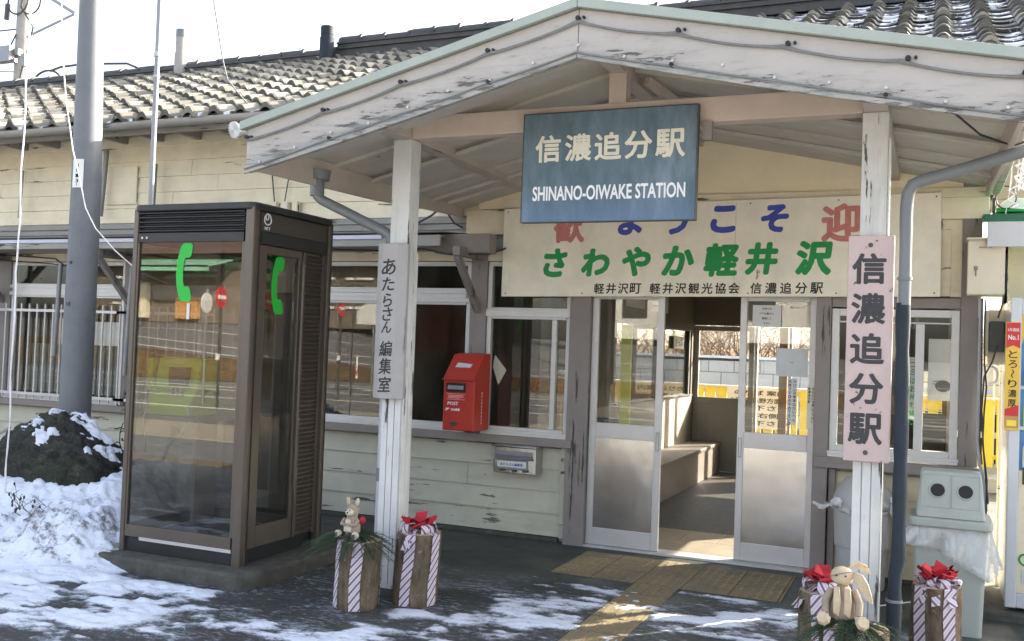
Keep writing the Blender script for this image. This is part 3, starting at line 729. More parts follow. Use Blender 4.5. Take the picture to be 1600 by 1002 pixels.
door(-2.785, -2.03, 5.33, 1.86, (.86, .95), .14, .06, M['panelgrey'], M['panelgrey'], None, muntin=1.42)
bj = MB(); bj.box(-2.02, -1.985, 5.34, 5.40, .013, 1.86); bj.box(-1.60, -1.57, 5.36, 5.40, .013, 1.86); obj('door_post', bj, M['whiteframe'], B)
bj = MB(); bj.box(-1.72, -1.62, 5.36, 5.40, .013, 1.86); obj('door_post', bj, M['orangewood'], B)
# bench along the office partition
bn = MB(); bn.box(-2.785, -2.39, 1.0, 5.25, .36, .40); bn.box(-2.785, -2.41, 1.02, 5.25, .012, .36)
tag(obj('bench', bn, plain('bench_brown_paint', (.13, .115, .09), .55), bevel=.006), 'plain built in waiting room bench running along the ticket office partition', 'bench')

# grilles on the barred windows
def grille(x0, x1):
    gmb = MB(); n = int(round((x1 - x0) / .107))
    for z in (.862, 1.69): gmb.box(x0 - .08, x1 + .1, -.128, -.122, z - .013, z + .013)
    for x in (x0 + .2, x1 - .2):
        for z in (.862, 1.69): gmb.box(x - .01, x + .01, -.121, -.03, z - .01, z + .01)
    for k in range(n + 1):
        x = x0 + k * (x1 - x0) / n; gmb.tube([(x, -.118, .815), (x, -.118, 1.755)], .0095, 8)
    obj('window_grille', gmb, M['alu'], B, smooth=True)
for a, b in WINS[1:4]: grille(a - .05, b + .05)
ct = MB(); rng = random.Random(2)
def pleats(mb, x0, x1, y, z0, z1, n):
    pts = [(x0 + (x1 - x0) * i / n, y + (.02 if i % 2 else -.02)) for i in range(n + 1)]; pts2 = [(a, b + .006) for a, b in reversed(pts)]
    for (a, b), (c, d) in zip(pts[:-1], pts[1:]): mb.prism([(a, b), (c, d), (c, d + .006), (a, b + .006)], 'xy', z0, z1)
for a, b in WINS[:4]: pleats(ct, a + .05, b - .05, .22, .82, 1.36, 36)
obj('curtain', ct, M['curtain'], B)
pp = MB(); pp.box(-8.20, -8.06, .205, .209, 1.362, 1.62); pp.box(-8.02, -7.90, .205, .209, 1.362, 1.62); pp.box(-7.86, -7.4, .205, .209, 1.362, 1.6); obj('window_card', pp, M['paper'], B)
pp = MB(); pp.box(-8.27, -8.21, .205, .209, 1.362, 1.63); obj('window_card', pp, M['fadedred'], B)

# the pent hood over the left windows
hd = MB(); hd.prism([(.03, 2.385), (.03, 2.40), (-.44, 2.352), (-.44, 2.33)], 'yz', -14, -3.52)
hd.box(-14, -3.5, -.465, -.441, 2.262, 2.35); hd.box(-14, -3.54, -.09, -.031, 2.262, 2.31)
ho = obj('window_hood', hd, M['hoodwood'], B, bevel=.003)
e = MB(); e.box(-14, -4.02, -.478, -.466, 2.320, 2.352); obj('metal_edge', e, M['bluesteel'], ho)
e = MB(); e.prism([(.02, 2.415), (-.50, 2.368), (-.50, 2.360), (.02, 2.402)], 'yz', -14, -3.48); obj('flashing', e, M['darkgrey'], ho)
for x in (-11.9, -10.3, -8.75, -7.05, -5.33, -3.36):
    e = MB(); e.beam((x, -.03, 1.78), (x, -.44, 2.19), .05, .05, (0, 1, 0)); e.box(x - .03, x + .03, -.46, -.031, 2.19, 2.26); obj('brace', e, M['timber'], ho, bevel=.003)
bm = MB(); bm.box(-3.62, -3.14, -.33, -.20, 2.22, 2.37); obj('hood_beam', bm, M['timberh'], B, bevel=.006)
bp = MB(); bp.box(-3.16, -3.13, -.03, .028, 1.9, 2.62); bp.box(-3.5, -3.16, -.02, .028, 2.40, 2.60); obj('gable_end_board', bp, M['cream'], B, bevel=.004)
tc = MB()
tc.tube([(-10, -.10, 2.25), (-9.2, -.12, 2.235), (-8.6, -.14, 2.24), (-8.2, -.13, 2.22), (-7.9, -.16, 2.20), (-7.75, -.18, 2.13), (-7.6, -.16, 2.2), (-7.2, -.13, 2.23), (-6.7, -.13, 2.235), (-6.45, -.15, 2.2), (-6.3, -.18, 2.12)], .008, 6)
tc.tube([(-9, -.14, 2.22), (-8.7, -.12, 2.19), (-8.3, -.12, 2.17), (-7.95, -.16, 2.15), (-7.76, -.185, 2.13)], .006, 6)
tc.tube([(-5.2, -.1, 2.30), (-4.6, -.13, 2.27), (-4.2, -.12, 2.262), (-3.7, -.35, 2.25), (-3.45, -.4, 2.20), (-3.2, -.2, 2.22), (-3.1, -.1, 2.28)], .007, 6)
tc.tube([(-4.0, -.04, 2.47), (-3.8, -.06, 2.56), (-3.68, -.1, 2.63), (-3.58, -.08, 2.49), (-3.5, -.08, 2.45)], .009, 6)
obj('wall_cable', tc, M['cable'], B, smooth=True)

# ---- main roof
xs = []
XL, XR = -14.4, 1.65
ncol = int((XR - XL) / .27)
prof = []
for k in range(12):
    u = k / 12
    prof.append((u, (.038 * math.sin(math.pi * u / .42) ** .8) if u < .42 else -.010 * math.sin(math.pi * (u - .42) / .58)))
Z0, SL, Y0 = 3.385, .465, -.62
rows = 15; rd = .2094
x_off = XL - (XL + 20) % .27      # keep columns in step with the material
nx = ncol * 12 + 1
ux = np.array([x_off + .27 + (i // 12) * .27 + prof[i % 12][0] * .27 for i in range(nx)]); uh = np.array([prof[i % 12][1] for i in range(nx)])
rngn = np.random.RandomState(4); V = []; lev = []
for r in range(rows):
    jit = np.repeat(rngn.uniform(-.010, .012, ncol + 1), 12)[:nx]; jy = np.repeat(rngn.uniform(-.016, .016, ncol + 1), 12)[:nx]
    y0 = Y0 + r * rd; z = Z0 + SL * (r * rd)
    if r == 0: lev.append(np.stack([ux, np.full(nx, y0) + jy, z + uh - .012 + 0 * ux], 1))
    lev.append(np.stack([ux, np.full(nx, y0) + jy, z + uh + .014 + .022 * np.clip(uh / .035, 0, 1) + jit], 1))
    lev.append(np.stack([ux, np.full(nx, y0 + rd + .004) + jy * .2, z + SL * rd + uh + .002], 1))
V = np.concatenate(lev); nl = len(lev)
i = np.arange(nx - 1)[None, :] + np.arange(nl - 1)[:, None] * nx
F = np.stack([i, i + 1, i + 1 + nx, i + nx], -1).reshape(-1, 4)
tm = MB(); tm.v = V.tolist(); tm.f = F.tolist()
ro = obj('roof', tm, M['tile'], B, smooth=True)
rb = MB(); ye = Y0 + rows * rd; ze = Z0 + SL * rows * rd
rb.prism([(Y0 + .02, Z0 - .03), (ye - .02, ze - .03), (ye + (ye - Y0), Z0 - .03), (ye + (ye - Y0), Z0 - .09), (ye, ze - .10), (Y0 + .02, Z0 - .085)], 'yz', XL + .1, XR - .05)
obj('roof_deck', rb, M['hoodwood'], ro)
bs = MB(); bs.prism([(ye, ze + .03), (2 * ye - Y0, Z0 + .02), (2 * ye - Y0, Z0 - .02), (ye, ze - .02)], 'yz', XL + .1, XR - .05); obj('rear_slope', bs, M['tile'], ro)
rng = random.Random(12)
for a, b, dz in ((XL + .1, -6.50, -.02), (-6.46, XR - .05, .085)):
    rg = MB(); rg.box(a, b, ye - .12, ye + .12, ze - .03, ze + .035 + dz); rg.box(a, b, ye - .14, ye + .14, ze + .036 + dz, ze + .056 + dz)
    if dz > 0: rg.box(a, b, ye - .15, ye + .15, ze + .057, ze + .072)
    x = a
    while x < b - .05:
        L = min(.32, b - x); jz = rng.uniform(-.012, .012); half = [(ye + .105 * math.cos(t_), ze + .057 + dz + jz + .09 * math.sin(t_)) for t_ in [math.pi * k / 8 for k in range(9)]]
        rg.prism(half, 'yz', x, x + L - .004)
        half = [(ye + .12 * math.cos(t_), ze + .057 + dz + jz + .105 * math.sin(t_)) for t_ in [math.pi * k / 8 for k in range(9)]]
        rg.prism(half, 'yz', x + L - .045, x + L - .005); x += L
    obj('ridge', rg, M['ridge'], ro)
for (x, y, r, zb, zt, m1) in ((-8.80, 2.40, .070, 4.75, 5.36, 'terracotta'), (-6.50, 2.25, .075, 4.7, 5.13, 'darkwrap')):
    c_ = MB(); c_.tube([(x, y, zb), (x, y, zt - .1)], r, 16); c_.tube([(x, y, zb), (x, y, zb + .3)], r * 1.12, 16)
    vp = obj('vent_pipe', c_, M['concpole'] if m1 == 'terracotta' else M['darkwrap'], B, smooth=True)
    c_ = MB(); c_.tube([(x, y, zt - .1), (x, y, zt)], r * 1.04, 16); obj('cap', c_, M['greypvc'] if m1 == 'terracotta' else M['darkwrap'], vp, smooth=True)
gt = MB(); pr = [(-.66 + .055 * math.cos(t_), 3.345 + .055 * math.sin(t_)) for t_ in [math.pi + math.pi * k / 8 for k in range(9)]]
pr2 = [(-.66 + .049 * math.cos(t_), 3.347 + .049 * math.sin(t_)) for t_ in [2 * math.pi - math.pi * k / 8 for k in range(9)]]
gt.prism(pr + pr2, 'yz', -14.2, -3.6)
for x in np.arange(-14, -3.7, .9): gt.box(x, x + .02, -.72, -.6, 3.34, 3.346); gt.box(x, x + .015, -.606, -.56, 3.3, 3.40)
obj('gutter', gt, M['hoodwood'], B, smooth=True)
fs = MB(); fs.box(-14.2, 1.4, -.55, -.52, 3.27, 3.36); fs.box(-14.2, 1.4, -.52, .03, 3.40, 3.42)
for x in np.arange(-14, 1.3, .45): fs.box(x, x + .05, -.51, .03, 3.33, 3.399)
obj('eaves', fs, M['hoodwood'], B)

# ---- porch
XA = -1.612; YF = -2.70
def ztop(x): return 3.20 + (x - XA) * ((3.20 - 2.715) / 1.97 if x < XA else -(3.20 - 2.775) / 1.97)
def zbot(x): return 2.93 + (x - XA) * ((2.93 - 2.435) / 1.97 if x < XA else -(2.93 - 2.495) / 1.97)
XEL, XER = XA - 1.975, XA + 1.985
def bow_bot(x0, x1, n=10): return [(x0 + (x1 - x0) * k / n, zbot(x0 + (x1 - x0) * k / n) - .012 * math.sin(math.pi * k / n)) for k in range(n + 1)]
for x0, x1 in ((XEL, XA - .001), (XA + .001, XER)):
    p = MB(); bb = bow_bot(x0, x1); p.prism(bb + [(x1, ztop(x1) - .035), (x0, ztop(x0) - .035)], 'xz', YF, YF + .045)
    bo = obj('bargeboard', p, M['barge'], B, bevel=.004)
    p = MB(); a_, c_ = x0 - (.03 if x0 < XA - 1 else 0), x1 + (.03 if x1 > XA + 1 else 0)
    p.prism([(a_, ztop(a_) - .036), (c_, ztop(c_) - .036), (c_, ztop(c_) + .012), (a_, ztop(a_) + .012)], 'xz', YF - .035, YF - .0015); obj('edge_trim', p, M['greentrim'], bo, bevel=.004)
    p = MB(); b2 = bow_bot(x0, x1); p.prism([(a, z - .012) for a, z in b2] + [(a, z + .014) for a, z in reversed(b2)], 'xz', YF - .018, YF - .0015); obj('drip_bead', p, M['barge'], bo, bevel=.004)
pr_ = MB()
for x0, x1 in ((XEL - .03, XA), (XA, XER + .03)):
    pr_.prism([(x0, ztop(x0) - .03), (x1, ztop(x1) - .03), (x1, ztop(x1) + .008), (x0, ztop(x0) + .008)], 'xz', YF + .001, .0)
obj('porch_roof', pr_, M['greentrim'], B)
sf = MB()
def zs(x): return ztop(x) - .075
n = 10
for k in range(n):
    y0 = YF + .05 + k * .265; y1 = min(-.005, y0 + .265); dz = -.024 * (k % 2)
    for x0, x1 in ((XEL + .03, XA), (XA, XER - .03)):
        ov = .016 if k % 2 else -.001; sf.prism([(x0, zs(x0) + dz - .014), (x1, zs(x1) + dz - .014), (x1, zs(x1) + dz + .009 * (k % 2)), (x0, zs(x0) + dz + .009 * (k % 2))], 'xz', y0 - ov, min(-.005, y1 + ov))
obj('soffit', sf, M['soffit'], B)
rf = MB()
for y in (-2.28, -1.42, -.56):
    for x0, x1 in ((XEL + .05, XA - .03), (XA + .03, XER - .05)):
        rf.prism([(x0, zs(x0) - .066), (x1, zs(x1) - .066), (x1, zs(x1) - .040), (x0, zs(x0) - .040)], 'xz', y - .025, y + .025)
obj('rafter', rf, M['soffit'], B, bevel=.003)
for xe, nm in ((XEL + .03, 0), (XER - .055, 1)):
    p = MB(); zb = zbot(xe) + .005; p.prism([(YF + .046, zb), (-1.4, zb + .03), (-.6, zb + .075), (-.001, zb + .10), (-.001, zs(xe) - .02), (YF + .046, zs(xe) - .02)], 'yz', xe, xe + .025); obj('eave_board', p, M['porchwood'], B, bevel=.003)
    p = MB(); p.box(xe - .06, xe - .012, YF + .3, -.01, zb + .11, zb + .16) if nm == 0 else p.box(xe + .04, xe + .09, YF + .3, -.01, zb + .11, zb + .16); obj('porch_gutter', p, M['hoodwood'], B, bevel=.01)
gw = MB(); gw.prism([(XEL + .2, 2.605), (XER - .03, 2.605), (XER - .03, zs(XER - .03) - .02), (XA, zs(XA) - .02), (XEL + .2, zs(XEL + .2) - .02)], 'xz', -.03, .004)
obj('gable_wall', gw, M['gable'], B)
gr = MB(); gr.box(-3.15, XER - .03, -.06, -.031, 2.605, 2.67); gr.box(-.0, XER - .03, -.058, .028, 2.46, 2.604); obj('gable_rail', gr, M['cream'], B, bevel=.003)
cp = MB(); cp.box(.06, .19, -.02, .028, 1.94, 2.46); obj('wall_board', cp, M['cream'], B, bevel=.003)
for x, y in ((-2.955, -2.04), (-.27, -2.04)):
    w = .062; p = MB(); p.box(x - w, x + w, y, y + 2 * w, .03, 2.73)
    po = obj('porch_post', p, M['post'], B, bevel=.005)
    p = MB(); zc = 1.0 if x > -1 else 1.17
    for k in range(3): a = x - w - .004 + k * (2 * w + .008) / 3; p.box(a + .002, a + (2 * w + .008) / 3 - .002, y - .011, y - .0015, .06, zc)
    for k in range(2): a = y + k * w; p.box(x + w + .001, x + w + .010, a + .002, a + w - .002, .06, 2.05 if x < -1 else 2.6)
    obj('cladding', p, M['post'], po, bevel=.002)
    p = MB(); p.box(x - .10, x + .10, y - .04, y + .17, -.02, .03); obj('footing', p, M['concrete'], po, bevel=.01)
    p = MB(); p.box(x - .058, x + .058, YF + .047, -.032, 2.731, 2.87); obj('side_beam', p, M['porchwood'], B, bevel=.005)
tb = MB(); tb.box(-2.896, -.329, -2.035, -1.93, 2.73, 2.865); obj('tie_beam', tb, M['tiebeam'], B, bevel=.006)
kp = MB(); kp.box(XA - .052, XA + .048, -2.03, -1.94, 2.866, 3.06); obj('king_post', kp, M['tiebeam'], B, bevel=.004)
pu = MB(); pu.box(XA - .045, XA + .045, YF + .047, -.032, 3.03, 3.105); obj('ridge_beam', pu, M['porchwood'], B, bevel=.004)
br = MB(); br.beam((-1.50, -1.85, 3.03), (-1.34, -1.4, 2.93), .04, .05); obj('strut', br, M['porchwood'], B, bevel=.004)
# downpipes
dp = MB(); dp.tube([(-3.55, -2.05, 2.56), (-3.55, -2.05, 2.50)], [.085, .075], 16); dp.tube([(-3.55, -2.05, 2.50), (-3.55, -2.05, 2.40)], .045, 14)
dp.tube([(-3.55, -2.05, 2.44), (-3.545, -2.05, 2.40), (-3.51, -2.05, 2.372), (-3.45, -2.04, 2.345), (-3.08, -2.0, 2.175), (-3.045, -2.0, 2.155), (-3.03, -2.0, 2.11), (-3.03, -2.0, 2.03)], .032, 14)
dp.tube([(-3.03, -2.0, 2.14), (-3.03, -2.0, 2.09)], .036, 14)
do = obj('downpipe', dp, M['greypvc'], B, smooth=True)
dp = MB(); dp.tube([(-3.03, -2.0, 2.03), (-3.035, -2.0, .02)], .030, 14); obj('lower_pipe', dp, M['whitepvc'], do, smooth=True)
dp = MB(); dp.tube([(-3.033, -2.0, .66), (-3.033, -2.0, .74)], .0325, 14); obj('collar', dp, M['greypvc'], do, smooth=True)
PX = -.118
dp = MB(); dp.tube([(.50, -2.1, 2.53), (.39, -2.1, 2.495), (.1, -2.1, 2.41), (-.05, -2.1, 2.37), (-.09, -2.1, 2.352), (-.112, -2.1, 2.31), (PX, -2.1, 2.24), (PX, -2.1, 1.77)], .030, 14)
dp.tube([(PX, -2.1, 1.89), (PX, -2.1, 1.905)], .036, 14)
do = obj('downpipe', dp, M['greypvc'], B, smooth=True, label='grey right hand downpipe with a dark wrapped lower length')
dp = MB(); pts = [(PX + .004 * math.sin(z * 2.4) + (-.012 if z < .5 else 0), -2.1 + .006 * math.sin(z * 4), z) for z in np.linspace(1.78, .02, 24)]
dp.tube(pts, [.033 + .003 * math.sin(i * 1.7) + .001 * math.sin(i * 4.1) for i in range(24)], 14); obj('wrapped_pipe', dp, M['darkwrap'], do, smooth=True)
dp = MB(); dp.tube([(PX - .01, -2.1, .35), (PX - .01, -2.1, .362)], .04, 14); obj('collar', dp, M['greypvc'], do, smooth=True)
# conduits and small boxes on the wall
for cpts, cr in (([(-7.36, -.1, 3.26), (-7.36, -.1, 3.2), (-7.42, -.08, 2.62)], .022), ([(-6.74, -.1, 3.1), (-6.75, -.1, 2.62)], .02), ([(-8.48, -.1, 3.1), (-8.5, -.1, 2.62)], .014), ([(-8.66, -.2, 2.24), (-8.66, -.2, .95)], .025), ([(-7.78, -.2, 2.15), (-7.81, -.2, 1.25)], .022), ([(-6.87, -.2, 2.15), (-6.90, -.2, 1.1)], .022)):
    cn = MB(); cn.tube(cpts, cr, 10); obj('conduit', cn, M['steelpipe'], B, smooth=True)
for x, w in ((-5.43, .05), (-5.33, .075), (-5.21, .06)):
    j = MB(); j.box(x, x + w, -.05, .007, 2.615, 2.715); obj('junction_box', j, M['cabinet'], B, bevel=.008)
jc = MB(); jc.tube([(-5.45, -.02, 3.3), (-5.46, -.02, 3.0), (-5.41, -.03, 2.72)], .006, 6); jc.tube([(-5.3, -.02, 3.3), (-5.27, -.02, 2.95), (-5.3, -.03, 2.72)], .005, 6); jc.tube([(-5.18, -.04, 2.70), (-5.15, -.03, 2.68), (-5.16, -.02, 2.58)], .009, 6); obj('wall_cable', jc, M['cable'], B, smooth=True)

# ------------------------------------------------------------------ signs
T = thing('welcome_banner', (-1.53, -.1, 1.9), 'wide cream welcome board with green and blue Japanese lettering over the entrance doors', 'banner')
bn_t = .0125
def bz(x, z): return z + (x + 1.53) * bn_t
p = MB(); p.prism([(-3.125, bz(-3.1, 1.916)), (.058, bz(.06, 1.916)), (.05, bz(.05, 2.612)), (-3.125, bz(-3.1, 2.612))], 'xz', -.105, -.065)
obj('board', p, M['banner'], T, bevel=.003)
YB = -.1058
def ban(chars, z, h, mat, bold, name, slant=0, w=None):
    for ch, x, hh in chars: m = MB(); write(m, ch, (x, YB, z), hh or h, w, bold=bold, slant=slant, tilt=.012); obj(name, m, M[mat], T)
ban([('歓', -2.575, 0), ('迎', -.577, .27)], 2.44, .25, 'fadedred', .040, 'red_character')
ban([('よ', -2.083, 0), ('う', -1.732, .215), ('こ', -1.389, .20), ('そ', -1.028, .20)], 2.478, .215, 'blueink', .050, 'blue_character', .10)
m = MB()
for ch, x, z, h in (('さ', -2.681, 2.163, .225), ('わ', -2.348, 2.165, .215), ('や', -2.032, 2.172, .225), ('か', -1.712, 2.178, .225), ('軽', -1.394, 2.183, .245), ('井', -1.109, 2.192, .235), ('沢', -.751, 2.196, .245), ('へ', -.43, 2.19, .11)):
    m = MB(); write(m, ch, (x, YB, z), h, bold=.050, slant=.12, tilt=.012); obj('green_character', m, M['greenink'], T)
m = MB()
for s_, a, b in (('軽井沢町', -2.315, -2.03), ('軽井沢観光協会', -1.88, -1.30), ('信濃追分駅', -1.145, -.73)):
    for k, ch in enumerate(s_): x = a + (b - a) * k / (len(s_) - 1); write(m, ch, (x, YB, bz(x, 1.976)), .080, bold=.018, slant=.05)
obj('black_lettering', m, M['ink'], T)
m = MB()
for x in (-3.09, -2.45, -1.9, -1.2, -.6, .02):
    for z in (1.94, 2.585): m.lathe([(.006, 0), (.006, .003)], (0, 0, 0), 6); 
    for z in (1.94, 2.585): m.tube([(x, -.108, bz(x, z)), (x, -.1052, bz(x, z))], .006, 6)
obj('nail', m, M['darkgrey'], T)
m = MB(); m.box(-1.302, -1.300, -.1062, -.1052, 1.93, 2.60); m.box(-.2, -.198, -.1062, -.1052, 1.94, 2.62); obj('seam', m, M['hoodwood'], T)

T = thing('station_sign', (-1.64, -2.09, 2.2), 'weathered blue station name board with cream characters hung from the tie beam', 'sign')
p = MB(); p.box(-2.135, -1.148, -2.10, -2.062, 2.203, 2.812); obj('board', p, M['blueboard'], T, bevel=.003)
p = MB(); p.box(-2.138, -2.134, -2.103, -2.06, 2.2, 2.815); p.box(-1.149, -1.143, -2.103, -2.06, 2.2, 2.815); p.box(-2.134, -1.149, -2.103, -2.06, 2.2, 2.2035); p.box(-2.134, -1.149, -2.103, -2.06, 2.8115, 2.816); obj('edge', p, M['darkgrey'], T)
m = MB()
for ch, x in zip('信濃追分駅', (-1.985, -1.808, -1.635, -1.465, -1.290)): write(m, ch, (x, -2.1008, 2.613), .152, bold=.024, tilt=.006)
obj('japanese_lettering', m, M['creamink'], T)
m = MB(); write(m, 'SHINANO-OIWAKE STATION', (-1.635, -2.1008, 2.362), .082, .868, bold=.022); obj('english_lettering', m, M['whiteink'], T)
for q in ((-2.0, -1.97, -2.062, -2.036, 2.74, 2.80), (-1.3, -1.27, -2.062, -2.036, 2.74, 2.80), (-1.13, -1.08, -2.06, -2.02, 2.63, 2.728)): m = MB(); m.box(*q); obj('bracket', m, M['timber'], T)

T = thing('station_name_plank', (-.27, -2.09, 1.0), 'tall pink plank with five big black characters on a white porch post', 'sign')
p = MB(); p.box(-.378, -.166, -2.105, -2.054, 1.005, 2.108); obj('board', p, M['pinkboard'], T, bevel=.005)
m = MB()
for ch, z in zip('信濃追分駅', (1.945, 1.750, 1.555, 1.360, 1.165)): write(m, ch, (-.279, -2.1056, z), .152, .158, bold=.030)
obj('lettering', m, M['pinkink'], T)
for z in (2.06, 1.05): m = MB(); m.tube([(-.275, -2.1075, z), (-.275, -2.104, z)], .012, 10); obj('bolt', m, M['darkgrey'], T)

T = thing('office_name_plank', (-2.96, -2.1, 1.17), 'weathered grey wooden plank brush lettered in black on a white porch post', 'sign')
p = MB(); xs_, xe_ = -3.066, -2.862
p.prism([(xs_, -2.056), (xe_, -2.056), (xe_, -2.085), (xe_ - .055, -2.112), (xs_ + .05, -2.112), (xs_, -2.085)], 'xy', 1.165, 2.09); obj('board', p, M['greyboard'], T, bevel=.003)
m = MB()
for ch, z, h, w in (('あ', 1.950, .09, .085), ('た', 1.848, .075, .075), ('ら', 1.752, .075, .055), ('さ', 1.668, .075, .06), ('ん', 1.590, .065, .06), ('編', 1.462, .085, .075), ('集', 1.358, .09, .075), ('室', 1.250, .085, .075)):
    write(m, ch, (-2.972, -2.1126, z), h * 1.08, w * 1.12, bold=.015, slant=.14, tilt=.05)
obj('lettering', m, M['brush'], T)

# ------------------------------------------------------------------ telephone box
T = thing('telephone_box', (-4.31, -1.87, .09), 'bronze framed glass telephone box with green handset symbols on its plinth', 'telephone box')
x0, x1, y0, y1, zb, zt = -4.79, -3.83, -2.30, -1.44, .095, 2.335
for x, y, rr in ((x0 + .012, y0 + .02, .020), (x1 - .035, y0 + .035, .036), (x0 + .012, y1 - .02, .02), (x1 - .022, y1 - .03, .026)):
    p = MB(); q = [(x + rr * (1 if abs(math.cos(a)) < .01 else math.copysign(abs(math.cos(a)) ** .55, math.cos(a))), y + rr * math.copysign(abs(math.sin(a)) ** .55, math.sin(a))) for a in [2 * math.pi * k / 20 + .01 for k in range(20)]]
    p.prism(q, 'xy', zb, zt - .03); obj('corner_post', p, M['bronze'], T, smooth=True)
def roundrect(x0, x1, y0, y1, r, n=5):
    o = []
    for cx, cy, a in ((x1 - r, y1 - r, 0), (x0 + r, y1 - r, 90), (x0 + r, y0 + r, 180), (x1 - r, y0 + r, 270)):
        o += [(cx + r * math.cos(R(a + 90 * k / n)), cy + r * math.sin(R(a + 90 * k / n))) for k in range(n + 1)]
    return o
p = MB(); p.prism(roundrect(x0 - .012, x1 + .012, y0 - .012, y1 + .012, .06), 'xy', zt - .045, zt); obj('roof', p, M['booth_dark'], T, bevel=.008)
# front (road) face: louvres, glass, rails
fx0, fx1 = x0 + .035, x1 - .075
p = MB(); p.box(fx0, fx1, y0 + .03, y0 + .04, 2.14, zt - .05)
for k in range(5): z = 2.155 + k * .029; p.prism([(y0 + .028, z), (y0 + .004, z + .006), (y0 + .004, z + .012), (y0 + .028, z + .024)], 'yz', fx0, fx1)
obj('louvre', p, M['booth_dark'], T)
p = MB(); p.box(fx0, fx1, y0 + .004, y0 + .03, 2.092, 2.15); ph = obj('head_rail', p, M['booth_dark'], T, bevel=.002)
p = MB()
for k in (0, 1): p.tube([(fx0 + .035 + k * .04, y0 + .0035, 2.12), (fx0 + .035 + k * .04, y0 + .0005, 2.12)], .008, 8)
obj('rivet', p, M['alu'], ph)
p = MB(); p.box(fx0, fx1, y0 + .003, y0 + .04, .19, .265); p.box(fx0 - .02, fx0 + .012, y0 + .005, y0 + .035, .265, 2.09); p.box(fx1 - .010, fx1 + .02, y0 + .005, y0 + .035, .265, 2.09); obj('front_frame', p, M['bronze'], T, bevel=.002)
p = MB(); p.box(fx0 + .13, fx1 + .01, y0 - .004, y0 + .002, .175, .195); obj('weather_strip', p, M['alu'], T)
p = MB(); p.box(x0 + .02, x1 - .05, y0 + .02, y1 - .02, zb - .002, .185); obj('base', p, M['booth_dark'], T, bevel=.003)
p = MB(); p.box(fx0 + .012, fx1 - .010, y0 + .016, y0 + .022, .265, 2.092); obj('pane', p, M['boothglass'], T)
p = MB(); p.box(x0 + .006, x0 + .012, y0 + .04, y1 - .04, .265, 2.09); obj('pane', p, M['boothglass'], T)
p = MB(); p.box(x0 + .04, x1 - .05, y1 - .016, y1 - .010, .265, 2.09); obj('pane', p, M['boothback'], T)
p = MB(); p.box(x0 + .002, x0 + .03, y0 + .04, y1 - .04, .19, .265); p.box(x0 + .002, x0 + .03, y0 + .04, y1 - .04, 2.09, 2.29); p.box(x0 + .03, x1 - .04, y1 - .03, y1 - .002, .19, .265); p.box(x0 + .03, x1 - .04, y1 - .03, y1 - .002, 2.09, 2.29); obj('side_frame', p, M['bronze'], T)
# door face
p = MB(); p.box(x1 - .03, x1 - .008, y0 + .085, y1 - .05, 2.165, zt - .05); ph = obj('header', p, M['booth_head'], T, bevel=.002)
p = MB(); p.box(x1 - .035, x1 - .003, y0 + .085, y1 - .05, 2.085, 2.163); obj('header_band', p, M['booth_dark'], T, bevel=.002)
m = MB(); yc, zc = -2.155, 2.243; X = x1 - .0065
ring = [(X, yc + (.033 - .004 * math.sin(a)) * math.cos(a), zc + .034 * math.sin(a)) for a in [math.pi / 2 + .25 + 2 * math.pi * k / 28 for k in range(28)]]
m.tube(ring + [ring[0]], .0042, 6); m.tube([(X, yc - .006 + .017 * math.cos(a) * .8, zc + .016 + .021 * math.sin(a)) for a in [R(100 + 340 * k / 16) for k in range(17)]], .0038, 6)
obj('emblem', m, M['whiteink'], ph)
m = MB(); write(m, 'NTT', (X, yc, 2.185), .020, .055, right=(0, 1, 0), bold=.012); obj('lettering', m, M['whiteink'], ph)
dy0, dy1 = -2.225, -1.765; XF = x1 - .012
p = MB(); p.box(XF - .03, XF, dy0, dy0 + .085, .19, 2.08); p.box(XF - .03, XF, dy1 - .03, dy1, .19, 2.08); p.box(XF - .03, XF, dy0 + .085, dy1 - .03, .19, .32); p.box(XF - .03, XF, dy0 + .085, dy1 - .03, 2.03, 2.08)
dd = obj('door', p, M['bronze'], T, bevel=.003)
p = MB(); p.box(XF - .018, XF - .012, dy0 + .085, dy1 - .03, .32, 2.03); obj('pane', p, M['boothglass'], dd)
p = MB(); p.tube([(XF + .018, dy1 - .01, .5), (XF + .018, dy1 - .01, 2.0)], .009, 8); p.box(XF + .001, XF + .018, dy1 - .016, dy1 - .004, .55, .57); p.box(XF + .001, XF + .018, dy1 - .016, dy1 - .004, 1.9, 1.92); obj('handle', p, M['bronze'], dd, smooth=True)
p = MB(); p.box(XF - .03, XF - .002, dy1 + .012, dy1 + .045, .19, 2.08); p.box(XF - .03, XF - .002, y1 - .09, y1 - .05, .19, 2.08); p.box(XF - .03, XF - .024, dy1 + .045, y1 - .09, .19, 2.08)
for k in range(62): z = .21 + k * .030; p.prism([(XF - .023, z), (XF - .004, z + .005), (XF - .004, z + .009), (XF - .023, z + .024)], 'xz', dy1 + .046, y1 - .091)
obj('louvre_panel', p, M['bronze'], T)
HS = [(.015, .185), (.062, .185), (.075, .17), (.066, .105), (.052, .092), (.026, .092), (.018, .06), (.015, 0), (.018, -.06), (.026, -.090), (.054, -.090), (.066, -.11), (.078, -.17), (.066, -.185), (.012, -.185), (-.004, -.165), (-.024, -.08), (-.030, 0), (-.022, .09), (-.002, .168)]
def handset(c, axis, nm, k=1.0):
    m = MB()
    if axis == 'x': m.prism([(c[0] + (a - .025) * 1.22 * k, c[2] + b * k) for a, b in HS], 'xz', c[1] - .001, c[1] + .001)
    else: m.prism([(c[1] + (a - .025) * 1.22 * k, c[2] + b * k) for a, b in HS], 'yz', c[0] - .001, c[0] + .001)
    return obj(nm, m, M['green_hs'], T)
handset((-4.368, y0 + .014, 1.898), 'x', 'handset_symbol')
